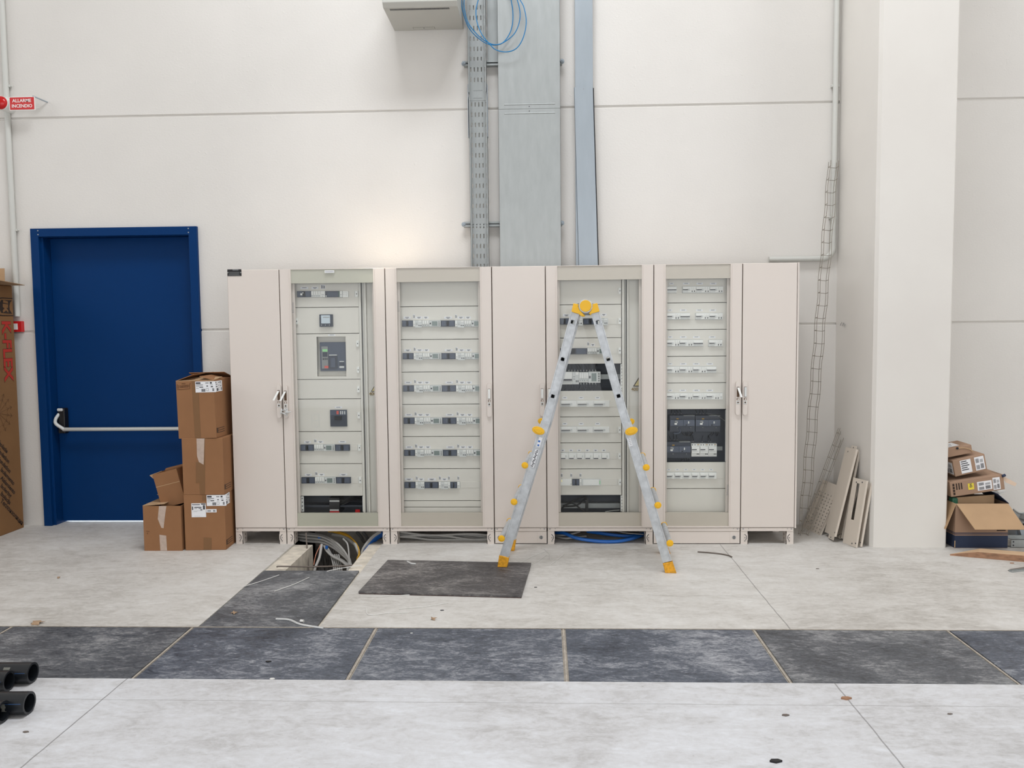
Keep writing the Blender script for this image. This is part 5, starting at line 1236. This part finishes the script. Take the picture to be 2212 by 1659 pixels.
# metal fittings at the right edge
p = onZ(2193, 1182); 
t = thing('steel_bracket', 'crumpled grey galvanised bracket fitting at the right edge behind the metal channel', 'bracket', (p.x+.09, .0, 0))
q = lambda px, py, Y=.02: onY(px, py, Y)
mb = MB(); prof = spline([q(2189, 1100), q(2196, 1105), q(2202, 1108), q(2212, 1108), q(2225, 1103), q(2236, 1098)], 5); lo = [p_-V((0, 0, .10+.02*i/len(prof))) for i, p_ in enumerate(prof)]
for i in range(len(prof)-1): mb.prism([prof[i], prof[i+1], lo[i+1], lo[i]], (0, .004, 0))
mb.tube([p_+V((0, .0, 0)) for p_ in prof], .006, 8); mb.build('curved_plate', 'galv', t, smooth=True)
mb = MB(); prof = spline([q(2206, 1110), q(2202, 1120), q(2206, 1124), q(2216, 1124)], 5)
for i in range(len(prof)-1): mb.prism([prof[i], prof[i+1], prof[i+1]+V((0, -.06, 0)), prof[i]+V((0, -.06, 0))], (0, 0, .003))
mb.build('lip', 'galv', t, smooth=True)
mb = MB(); mb.prism([q(2196, 1133), q(2230, 1128), q(2232, 1165), q(2212, 1163), q(2192, 1166)], (0, .1, .0)); mb.prism([q(2194, 1140), q(2212, 1133), q(2212, 1150), q(2200, 1158)], (0, -.05, 0)); mb.build('gusset', 'galv_b', t)
mb = MB(); z0 = 0; mb.prism([V((q(2205, 1160).x, .03, .0)), V((q(2232, 1160).x, .03, 0)), V((q(2232, 1160).x, .03, .09)), V((q(2205, 1160).x, .03, .09))], (0, .05, 0)); mb.build('foot_plate', 'galv', t)
a, b = onZ(2184, 1183), onZ(2240, 1181)
hh = onY(2184, 1165, a.y).z
t = thing('steel_channel', 'short light grey steel channel with two bolt holes, right of the navy box', 'channel', (a.x+.2, a.y, 0))
mb = MB(); mb.box(a.x, a.x+.5, a.y, a.y+.003, 0, hh); mb.box(a.x, a.x+.5, a.y, a.y+.05, hh-.003, hh); mb.box(a.x, a.x+.5, a.y+.05, a.y+.053, hh-.003, hh+.018); mb.box(a.x, a.x+.5, a.y, a.y+.05, 0, .003); mb.build('profile', 'galv', t)
mb = MB()
for z in (hh*.28, hh*.7): mb.cyl((a.x+.016, a.y-.001, z), (a.x+.016, a.y+.002, z), .006, 10)
mb.build('bolt_hole', 'ink', t)
# plank
a, b = onZ(2052, 1200), onZ(2212, 1214); dirp = (b-a).normalized(); nb = V((-dirp.y, dirp.x, 0)); hP = .042
top = onZ(2103, 1183, hP)
mb = MB(); Lp = 1.0; k = (top-a).dot(dirp)
mb.prism([a, a+dirp*Lp, a+dirp*Lp+nb*.11, a+dirp*k+nb*.11], (0, 0, hP*.4), 0)
mb = MB(); A_ = a; c_ = a+dirp*Lp
vs = [a, c_, c_+nb*.11, a+dirp*.2+nb*.11, a+V((0, 0, .010)), c_+V((0, 0, hP+.006)), c_+nb*.11+V((0, 0, hP+.006)), a+dirp*.2+nb*.11+V((0, 0, hP)), a+dirp*.17+V((0, 0, hP))]
mb.add(vs, [(0, 1, 5, 8, 4), (1, 2, 6, 5), (2, 3, 7, 6), (3, 0, 4, 7)], 0); mb.add(vs, [(4, 8, 7)], 1); mb.add(vs, [(8, 5, 6, 7)], 1); mb.add(vs, [(0, 3, 2, 1)], 0)
tag(mb.build('wooden_plank', ['wood', 'wood_l'], weld=True), 'pine plank with a pointed sawn end lying in front of the right cartons', 'plank')
# metal strips lying on the floor
a, b = onZ(2177, 1233), onZ(2225, 1228); mb = MB(); mb.prism([a, b, b+V((0, .035, 0)), a+V((.03, .03, 0))], (0, 0, .003)); tag(mb.build('metal_strip', 'rod'), 'dark flat metal offcut on the floor at the right edge', 'metal strip')
a, b = onZ(2186, 1237), onZ(2228, 1233); mb = MB(); d_ = (b-a).normalized(); n_ = V((-d_.y, d_.x, 0))
mb.prism([a, a+n_*.026, a+n_*.026+V((0, 0, .012)), a+n_*.022+V((0, 0, .012)), a+n_*.022+V((0, 0, .003)), a+n_*.004+V((0, 0, .003)), a+n_*.004+V((0, 0, .012)), a+V((0, 0, .012))], (b-a)); tag(mb.build('metal_profile', 'galv'), 'small bright U-shaped metal profile on the floor at the right edge', 'metal profile')
# crumpled plastic under the H2 carton
mb = MB(); f_ = [onY(2139, 1066, .1), onY(2152, 1060, .1), onY(2168, 1058, .15), onY(2173, 1063, .06), onY(2160, 1067, .02), onY(2146, 1069, .04)]
mb.prism(f_, (0, .0, .004)); tag(mb.build('paper_sheet', 'plast'), 'pale grey sheet sticking out from under the H2 carton', 'sheet')

# ================================================================ panels leaning on the pillar
def lean(name, label, cat, group, b0, b1, top_px, XT, th, feats=None, m='panel', hole=None, xr=None):
    # b0 far bottom corner, b1 near bottom corner; top far-corner pixel on plane X=XT
    tp = onY(*top_px, b0.y+XT); ax = tp-b0; L = ax.length; ax /= L; wv = b1-b0; w = wv.length; wv = (wv-ax*wv.dot(ax)).normalized(); n = wv.cross(ax).normalized()
    if n.x > 0: n = -n
    t = thing(name, label, cat, b0, group=group)
    mb = MB()
    def bx(l0, l1, w0, w1, d0, d1, mi=0): mb.obox(b0+ax*(l0+l1)/2+wv*(w0+w1)/2-n*(d0+d1)/2, ax*(l1-l0)/2, wv*(w1-w0)/2, n*(d1-d0)/2, mi)
    return t, mb, bx, L, w, ax, wv, n
GP = 'cream metal panels leaning in the pillar corner'
# perforated plate
b0, b1 = onZ(1733, 1138), onZ(1769, 1156)
t, mb, bx, L, w, ax, wv, n = lean('perforated_panel', 'wide cream panel with rows of vent slots, leftmost of the leaning panels', 'panel', GP, b0, b1, (1778, 1036), .02, .004)
cols, rows = 6, 12; Ls = L*.78; cw = w/cols; rh = Ls/rows
bx(Ls, L, 0, w, 0, .004)
for r_ in range(rows):
    bx(r_*rh, r_*rh+rh*.55, 0, w, 0, .004)
    for c_ in range(cols): bx(r_*rh+rh*.55, (r_+1)*rh, c_*cw, c_*cw+cw*.35, 0, .004); bx(r_*rh+rh*.55, (r_+1)*rh, c_*cw+cw*.65, (c_+1)*cw, 0, .004)
mb.build('sheet', 'panel', t)
mb = MB(); bx2 = lambda l0, l1, w0, w1, d0, d1: mb.obox(b0+ax*(l0+l1)/2+wv*(w0+w1)/2-n*(d0+d1)/2, ax*(l1-l0)/2, wv*(w1-w0)/2, n*(d1-d0)/2)
bx2(0, L, w-.003, w, .0, .02); bx2(0, L, 0, .003, 0, .02); bx2(0, .003, 0, w, 0, .02); mb.build('folded_edge', 'panel', t)
def solid_panel(label, b0, b1, tpx, XT, th=.016, slot=None, notch=True, name='metal_sheet'):
    t, mb, bx, L, w, ax, wv, n = lean(name, label, 'panel', GP, b0, b1, tpx, XT, th)
    if slot:
        l0, l1, w0, w1 = slot; l0 *= L; l1 *= L; w0 *= w; w1 *= w
        bx(0, l0, 0, w, 0, .003); bx(l1, L, 0, w, 0, .003); bx(l0, l1, 0, w0, 0, .003); bx(l0, l1, w1, w, 0, .003)
    else: bx(0, L, 0, w, 0, .003)
    bx(0, L, w-.0025, w, .003, th); bx(0, L, 0, .0025, .003, th); 
    if notch: bx(-.03, .0, w*.45, w*.98, .0, .003); bx(L, L+.022, w*.5, w*.98, 0, .003)
    sh = mb.build('sheet', 'panel', t, bevel=.0008)
    mb = MB()
    for l, ww in ((-.016 if notch else .02, .7), (L+.008 if notch else L-.02, .72), (.03, .95), (L-.03, .3)):
        c = b0+ax*l+wv*w*ww; mb.tube([c+n*.0008, c-n*.002], .006, 10)
    mb.build('bolt_hole', 'ink', t)
    return t
solid_panel('tall narrow cream panel, front one of the tall pair leaning on the pillar', onZ(1781, 1157)+V((0, 0, .03)), onZ(1801, 1172)+V((0, 0, .03)), (1827, 966), .05)
solid_panel('tall narrow cream panel, tucked behind the front tall one', onZ(1790, 1150)+V((.02, .0, 0)), onZ(1810, 1168)+V((.02, 0, 0)), (1832, 968), .04, notch=False)
solid_panel('shorter cream strip standing right of the tall panels', onZ(1802, 1158), onZ(1811, 1165), (1836, 1050), .03, notch=False)
solid_panel('cream strip behind the shorter strip, bottom corner just showing', onZ(1811, 1155), onZ(1819, 1165), (1843, 1042), .03, notch=False)
solid_panel('short cream panel with a long slot, front of the right pair', onZ(1820, 1172), onZ(1848, 1184), (1843, 1031), .03, slot=(.38, .93, .33, .55), notch=False)
solid_panel('short cream panel without a slot behind the slotted panel', onZ(1835, 1171), onZ(1858, 1183), (1858, 1036), .03, notch=False)

# ================================================================ wire mesh trays
def mesh_tray(label, base, top, wv, dv, w, d, pitch, extra=0., wob=.0):
    ax = top-base; L = ax.length; ax.normalize(); wv = (V(wv)-ax*V(wv).dot(ax)).normalized(); dvv = ax.cross(wv)
    if dvv.y > 0: dvv = -dvv
    t = thing('wire_mesh_tray', label, 'wire tray', base)
    mb = MB(); r = .0022
    for (a, b) in ((0, 1.), (0, .0), (w*.0, .0)): pass
    lon = [(0, d), (0, 0), (w*.5, 0), (w, 0), (w, d)] if not wob else [(0, d), (0, 0), (w, 0), (w, d)]
    n = int(L/pitch)
    for i, (a, b) in enumerate(lon):
        pts = [base+ax*L*k/(2*n)+wv*(a+wob*math.sin(k*.9+i*.1))+dvv*b for k in range(2*n+1)]; mb.tube(pts, r, 6)
    mb.build('long_wire', 'wire', t, smooth=True)
    mb = MB()
    for k in range(n+1):
        c = base+ax*(k*pitch+.01); ww = wv*wob*math.sin(2*k*.9)
        mb.tube([c+ww+dvv*(d+.006), c+ww, c+ww+wv*w, c+ww+wv*w+dvv*(d+.006)], r, 6)
    mb.build('cross_wire', 'wire', t, smooth=True)
    return t
a = onZ(1722, 1164); tp = onY(1795, 346, .575)
ba = V((4.372, .30, 0)); tp2 = onY(1789, 350, .56)
mesh_tray('tall wavy wire mesh tray leaning on the wall beside the right cabinet', ba, tp2, (1, 0, 0), 0, .062, .05, .1, wob=.004)
ba = onZ(1729, 1148); tp = onY(1811, 925, .5)
mesh_tray('short straight wire mesh tray leaning behind the perforated panel', ba, tp, (1, 0, .4), 0, .05, .05, .104)

# ================================================================ black pipes
GPI = 'black pipes lying at the left edge'
for (cxp, cyp, gx, gy, R, lab) in ((66, 1479, 0, 0, .0475, 'black plastic pipe, rear pipe on the steel plates with chalk marks'), (14, 1497, 0, 0, .0455, 'black plastic pipe, shorter end in front of the rear pipe'),
                                (58, 1547, 0, 0, .0475, 'black plastic pipe, front pipe with a pale scuff near its end'), (2, 1566, 0, 0, .0455, 'black plastic pipe, nearest one cut off by the left edge')):
    g = onZ(cxp, cyp); c = V((g.x, g.y+.022, R+.0005)); mb = MB()
    t = thing('black_pipe', lab, 'pipe', (c.x-.7, c.y, 0), group=GPI)
    sk = V((math.cos(.03), math.sin(.03), 0)); mb.ring(c, c-sk*1.6, R, R*.80, 32, 0); pb = mb.build('tube', 'pipe', t, smooth=True)
    mb = MB()
    if 'scuff' in lab:
        for k in range(7):
            th = math.radians(60+9*k); o_ = c-sk*(.085-.003*rnd.random()); n_ = V((0, -math.sin(th), math.cos(th))); tt = V((0, math.cos(th), math.sin(th))); mb.obox(o_+n_*(R+.0001), sk*rnd.uniform(.004, .011), tt*.0042, n_*.0004)
        mb.build('scuff', 'pipe_mark', t)
    if 'chalk' in lab:
        for k in range(3): th = math.radians(45); n_ = V((0, -math.sin(th), math.cos(th))); tt = V((0, math.cos(th), math.sin(th))); mb.obox(c-sk*(.1+.055*k)+n_*(R+.0001), sk*.015, tt*.006, n_*.0004)
        mb.build('chalk_mark', 'pipe_mark', t)
    if 'front' in lab or 'rear' in lab:
        mb = MB(); n_ = V((0, -math.sin(1.25), math.cos(1.25))); mb.obox(c-sk*.8+n_*(R+.0001), sk*.79, V((0, .3, .9)).normalized()*.0012, n_*.0003); mb.build('blue_stripe', 'stripe', t)
# ================================================================ cables
z8 = lambda u, v: (590+u/8.193, 1120+v/8.193)
def cable(pts, r, m, label, group=None, n=8, cat='cable', name='cable'):
    mb = MB(); mb.tube(spline(pts, n), r, 8); return tag(mb.build(name, m, smooth=True), label, cat, group)
GT = 'grey cables running from under the cabinets down into the trench'
LT = 'grey sheathed cable in the bundle curving down into the floor trench'
def tp(seq): return [onY(*z8(u, v), Y) for u, v, Y in seq]
start = V((.36, .17, .05))
B_ = []
for k in range(9):
    dz = k*26; yk = .20-.03*(k % 3)
    sq = [(440, 250+dz*.6, yk+.02), (640, 262+dz*.7, yk), (880, 300+dz*.62, yk-.04), (1080, 400+dz*.62, .06), (1230, 540+dz*.5, -.03), (1330+8*k % 30, 700+dz*.25, -.12), (1390-8*k, 860, -.22), (1385-10*k, 1040, -.3)]
    pts = tp(sq); pts = [V((.40, pts[0].y+.01, max(.02, pts[0].z)))]+pts+[pts[-1]+V((.0, -.1, -.25))]
    cable(pts, rnd.choice((.0075, .009, .0085)), 'cable', LT, GT)
for k in range(6):   # inner loops dropping straight down
    u0 = 880+40*k
    sq = [(900+14*k, 480+10*k, .05), (950+22*k, 580+18*k, .0), (1060+30*k, 680+10*k, -.05), (1180+20*k, 740+8*k, -.1), (1290+8*k, 830, -.16), (1320, 960, -.22)]
    cable(tp(sq)+[tp(sq)[-1]+V((.02, -.08, -.25))], .0075, 'cable', LT, GT)
for k in range(5):
    u0 = 1030+35*k; sq = [(u0-10, 640, .0), (u0+15, 740, -.05), (u0+40, 850, -.1), (u0+48, 960, -.15), (u0+50, 1100, -.2)]
    cable(tp(sq), .0055, 'cable', 'thin grey cable hanging straight down inside the floor trench', 'thin grey cables inside the trench')
for k in range(7):
    u0 = 790+45*k+rnd.uniform(-14, 14); j_ = rnd.uniform(-25, 25); sq = [(u0+j_, 500, .25), (u0-10, 700, .2+.001*j_), (u0+5-j_, 900, .15), (u0+10, 1100, .1)]
    cable(tp(sq), .011, 'cable_d', 'dark grey cable deep in the shadow of the floor trench', 'dark cables deep in the trench')
for k, sq in enumerate(([(980, 235, .2), (1200, 250, .15), (1400, 360, .08), (1500, 500, .0), (1530, 640, -.05), (1480, 740, -.1)], [(1060, 240, .22), (1250, 290, .16), (1420, 400, .1), (1500, 540, .02), (1510, 660, -.03), (1500, 760, -.1)], [(1150, 225, .2), (1320, 290, .13), (1450, 420, .06), (1510, 560, .0), (1515, 690, -.08)])):
    cable(tp(sq)+[tp(sq)[-1]+V((-.03, -.05, -.25))], .006 if k else .0045, 'cable_yel', 'yellow cable arching over the grey bundle in the trench', 'yellow cables in the trench')
# thick pale green-grey cable and the blue pair on the right ledge
cable(tp([(1050, 290, .22), (1250, 320, .16), (1400, 420, .08), (1480, 520, .0)])+[V((1.0, -.05, -.2)), V((.98, -.1, -.5))], .012, 'cable', 'thick pale cable under the yellow cables in the trench')
for k in range(3):
    dv_ = k*26; o_ = .014*k
    cable(tp([(1960, 235+dv_*.9, .14+o_), (1850, 300+dv_, .12+o_), (1740, 400+dv_, .08+o_), (1650, 520+dv_, .03+o_)])+[V((1.0+.006*k, -.03, -.12)), V((.98, -.06, -.5))], .011, 'cable_blue', 'blue cable bending over the right ledge into the trench', 'blue cables over the trench ledge')
for k in range(2):
    cable(tp([(1900, 225+18*k, .12), (1780, 300+22*k, .09), (1660, 430+25*k, .04), (1570, 600+10*k, -.02)])+[V((1.0, -.08, -.15)), V((.97, -.1, -.5))], .009, 'cable', 'grey cable beside the blue cables on the right trench ledge', 'grey cables by the blue pair')
for k in range(2): cable(tp([(1480+110*k, 235, .3), (1560+100*k, 330, .28), (1640+80*k, 420, .25)])+[V((1.1, .22, -.01))], .012, 'cable_d', 'dark cable behind the blue cables under the glass-door cabinet', 'dark cables under the cabinet')
a, b = onY(*z8(858, 460), -.12), onY(*z8(730, 930), -.3); cable([a, (a+b)/2+V((.01, 0, 0)), b, b+V((-.02, -.05, -.2))], .010, 'cable', 'short grey cable end with a stripped copper-coloured strand, sticking up in the trench', n=6)
a, b = onY(*z8(838, 470), -.13), onY(*z8(720, 820), -.28); cable([a, (a+b)/2+V((-.01, 0, 0)), b], .0035, 'cable_org', 'thin orange-brown wire beside the upright cable end in the trench', n=6)
a, b = onY(*z8(588, 235), -.02), onY(*z8(582, 930), -.3); mb = MB(); mb.cyl(V((a.x, -.03, .098)), V((b.x, -.2, -.4)), .0055, 8); tag(mb.build('metal_rod', 'rod', smooth=True), 'upright grey rod standing in the left of the trench', 'rod')
a, b = onZ(598, 1224.5, .006), onZ(760, 1222, .006); mb = MB(); mb.tube(spline([a, a+V((.03, -.002, .004)), (a+b)/2+V((0, 0, -.003)), b], 4), .0055, 8); tag(mb.build('metal_rod', 'rod', smooth=True), 'rusty rod lying across the trench opening near the cover', 'rod')
for k, (u, v, Y) in enumerate(((820, 330, .13), (948, 510, .02))):
    c = onY(*z8(u, v), Y-.015); mb = MB(); mb.obox(c, V((.009, 0, -.003)), V((0, .008, 0)), V((.002, 0, .010)), 0)
    tag(mb.build('cable_marker', 'cable_blue'), ('dark blue marker band on the upper grey cables' if k == 0 else 'dark blue marker band on the lower grey cable loop'), 'cable marker')
cable(tp([(1240, 360, .02), (1310, 440, -.04), (1335, 560, -.08), (1345, 700, -.15), (1350, 830, -.25)]), .006, 'cable', 'single grey cable dropping in front of the bundle', n=6)
# under cabinet 2
GU = 'grey cables lying under the second glass-door cabinet'
for k in range(7):
    pts = []
    for j in range(7):
        u = 150+140*j; v = 1172+k*11+18*math.sin(j*.9+k*.8)+(8*j if k < 4 else 2*j)
        q_ = onY(*ZD(u, min(v, 1252)), .10+.03*(k % 3)); q_.z = max(.0085, q_.z); pts.append(q_)
    cable(pts, .0085, 'cable', 'grey cable lying across the floor under the second glass-door cabinet', GU)
# under cabinet 4: blue loops and grey cables
def fl(seq, z, zmin): 
    o = []
    for u, v, Y in seq: q_ = onY(*ZF(u, v), Y); q_.z = max(zmin, q_.z); o.append(q_)
    return o
cable(fl([(118, 1180, .22), (210, 1186, .12), (330, 1232, .05), (520, 1262, .03), (700, 1265, .03), (840, 1240, .06), (930, 1212, .14), (965, 1205, .24)], 0, .013), .0135, 'cable_blue', 'thick blue cable sweeping along the floor under the cabinet behind the ladder')
cable(fl([(430, 1170, .2), (560, 1188, .14), (700, 1206, .12), (840, 1215, .13), (960, 1205, .2)], 0, .03), .0125, 'cable_blue', 'second blue cable lying behind the thick one under the cabinet behind the ladder')
cable(fl([(118, 1205, .2), (210, 1205, .13), (300, 1190, .12), (360, 1172, .15)], 0, .012), .007, 'cable', 'grey cable at the left under the cabinet behind the ladder', 'grey cables left of the blue loop')
cable(fl([(118, 1230, .2), (220, 1235, .1), (330, 1225, .09), (420, 1215, .14)], 0, .012), .007, 'cable', 'grey cable at the left under the cabinet behind the ladder', 'grey cables left of the blue loop')
cable(fl([(700, 1165, .16), (800, 1185, .1), (960, 1198, .1)], 0, .012), .0035, 'cable', 'thin pale wire above the blue loop under the cabinet behind the ladder')

# ================================================================ small litter on the floor
def sliver(seq, r, label, m='ziptie', z=.003, cat='cable tie offcut', name='tie_offcut'):
    mb = MB(); mb.tube(spline([onZ(px, py, z) for px, py in seq], 5), r, 6); tag(mb.build(name, m, smooth=True), label, cat)
sliver([(523, 1268), (565, 1255), (603, 1242)], .0022, 'long white tie offcut lying on the trench cover, left one')
sliver([(593, 1277), (635, 1262), (668, 1247)], .0022, 'white tie offcut lying on the trench cover, right one')
sliver([(706, 1234), (740, 1227), (774, 1222), (782, 1223)], .0026, 'white plastic strip at the edge of the trench opening')
sliver([(779, 1288), (830, 1288), (885, 1285)], .0022, 'white strip along the front edge of the loose plate')
sliver([(792, 1314), (797, 1328), (840, 1324), (880, 1323)], .002, 'bent white strip on the floor in front of the loose plate')
sliver([(862, 1315), (920, 1310), (968, 1302)], .002, 'pale thin strip right of the bent white strip')
sliver([(1123, 1216), (1150, 1202), (1179, 1190), (1168, 1184)], .0018, 'white strip behind the left ladder foot')
sliver([(1179, 1190), (1188, 1198), (1190, 1210)], .0016, 'short curved white strip near the ladder')
sliver([(1149, 1219), (1165, 1210), (1180, 1199)], .0016, 'white strip touching the corner of the loose plate')
sliver([(1188, 1221), (1205, 1208), (1218, 1197)], .0018, 'white strip between the ladder feet')
sliver([(596, 1337), (625, 1339), (650, 1349), (698, 1357)], .006, 'crumpled clear plastic strip lying over the edge of the trench cover', 'plast', cat='plastic strip', name='plastic_strip')
sliver([(880, 1213), (888, 1217), (898, 1218)], .006, 'small clear plastic scrap on the back edge of the loose plate', 'plast', .02, cat='plastic scrap', name='plastic_scrap')
p = onZ(649, 1341, .008); mb = MB(); mb.ring(p, p+V((.02, -.006, 0)), .008, .005, 12); tag(mb.build('plastic_ring', 'ziptie', smooth=True), 'tiny white plastic tube piece on the trench cover', 'plastic piece')
sliver([(1507, 1192), (1545, 1195), (1570, 1199), (1581, 1203)], .005, 'dark thin metal offcut on the floor right of the ladder', 'rod', .005, cat='metal offcut', name='metal_offcut')
def leaf(px, py, s, rz, label):
    c = onZ(px, py, .002); pts = []
    for k, r_ in enumerate((1, .45, .9, .4, .8, .35, .55, .3, .7, .4, .9, .5)):
        a_ = 2*math.pi*k/12+rz; pts.append(c+V((s*r_*math.cos(a_), s*r_*math.sin(a_), .004+.006*math.cos(3*a_))))
    mb = MB()
    o_ = c+V((0, 0, .010))
    for k in range(12): mb.prism([o_, pts[k], pts[(k+1) % 12]], (0, 0, .0012))
    tag(mb.build('dry_leaf', 'leaf'), label, 'leaf')
leaf(77, 1347, .05, .4, 'dry brown leaf at the left end of the plate row')
leaf(505, 1325, .026, .9, 'dry brown leaf lying on the trench cover')
leaf(935, 1338, .024, .2, 'dry brown leaf on the floor in front of the loose plate')
leaf(126, 1249, .014, .2, 'tiny brown leaf on the floor left of the boxes')
def chip(px, py, s, label, m='black', rz=0.):
    c = onZ(px, py, 0); mb = MB(); mb.prism([c+V((s*math.cos(a_+rz)*1.6, s*.8*math.sin(a_+rz), 0)) for a_ in (0, 1.1, 2.2, 3.3, 4.6)], (0, 0, s*.5)); tag(mb.build('debris_chip', m), label, 'debris')
chip(1676, 1646, .015, 'black plastic scrap at the bottom edge of the floor'); chip(580, 1430, .009, 'black scrap on the plate below the trench cover'); chip(1828, 1510, .015, 'brown wood chip on the near floor joint', 'wood'); chip(1697, 1546, .010, 'grey scrap on the near floor, right of centre', 'rod')
chip(955, 1319, .007, 'small dark pebble in front of the loose plate', 'ink'); chip(1157, 1269, .006, 'black bit of debris right of the loose plate'); chip(56, 1582, .008, 'dark brown crumb on the floor by the black pipes', 'rod'); chip(2052, 1543, .007, 'dark crumb on the near floor at the right', 'rod'); chip(1766, 1229, .007, 'dark crumb on the far floor left of the pillar', 'rod'); chip(2186, 1217, .009, 'brown scrap in front of the plank', 'wood')
chip(588, 1467, .008, 'white scrap on the front edge of the plate row', 'ziptie'); chip(889, 1368, .005, 'pale crumb on the bluish floor plate', 'ziptie')
mb = MB(); a = onZ(488, 1176, 0); mb.box(a.x, a.x+.03, a.y+.02, a.y+.06, 0, .006); tag(mb.build('wood_shim', 'wood'), 'small wooden shim at the left cabinet foot', 'shim')

# ================================================================ light
wd = bpy.data.worlds.new('world'); sc.world = wd; wd.use_nodes = True
bg = wd.node_tree.nodes['Background']; bg.inputs[0].default_value = (.82, .91, 1, 1); bg.inputs[1].default_value = 4.0
def area(name, loc, rot, sx_, sy_, power, col):
    l = bpy.data.lights.new(name, 'AREA'); l.shape = 'RECTANGLE'; l.size = sx_; l.size_y = sy_; l.energy = power; l.color = col
    o = bpy.data.objects.new(name, l); COL.objects.link(o); o.location = loc; o.rotation_euler = rot; return o
SKY = (.96, .98, 1.0)
area('overhead_light', (2.0, -2.6, RZ1-.05), (0, 0, 0), 3.0, 1.6, 255, (.97, 1, 1.045)); area('overhead_light', (9.0, -3.2, RZ1-.05), (0, 0, 0), 3.0, 1.6, 150, (.97, 1, 1.045))  # first stands for roof skylights; second added to brighten the right wall
area('unseen_side_light', (RX0+.05, -4.5, 5.4), (0, math.radians(-90), 0), 3.0, 8, 140, (.97, .99, 1.02))
area('unseen_side_light', (RX1-.05, -4.5, 5.4), (0, math.radians(90), 0), 3.0, 8, 95, (.97, .99, 1.02))  # added unseen fill from the right, no window known there
area('gate_daylight', (2.5, RY0+.1, 1.9), (math.radians(90), 0, 0), 10.5, 3.6, 206, (.94, .985, 1.05))
# a sunbeam through a roof light lands on top of the cabinets and bounces onto the wall
sl = bpy.data.lights.new('sunbeam', 'SPOT'); sl.energy = 8500; sl.spot_size = math.radians(5.5); sl.spot_blend = .8; sl.shadow_soft_size = .08; sl.color = (1, .93, .8)
so = bpy.data.objects.new('sunbeam', sl); COL.objects.link(so); so.location = (.2, -.9, RZ1-.1)
so.rotation_euler = (V((1.14, .24, 2.1))-V((.2, -.9, RZ1-.1))).to_track_quat('-Z', 'Y').to_euler()
vs = sc.view_settings; vs.view_transform = 'Standard'; vs.look = 'None'; vs.gamma = 1; vs.use_curve_mapping = False; vs.exposure = 0.0
try:
    sc.cycles.use_denoising = True; sc.cycles.max_bounces = 6; sc.cycles.diffuse_bounces = 4; sc.cycles.glossy_bounces = 2; sc.cycles.transparent_max_bounces = 8; sc.cycles.use_adaptive_sampling = True; sc.cycles.adaptive_threshold = .04; sc.cycles.caustics_reflective = False; sc.cycles.caustics_refractive = False
except Exception: pass
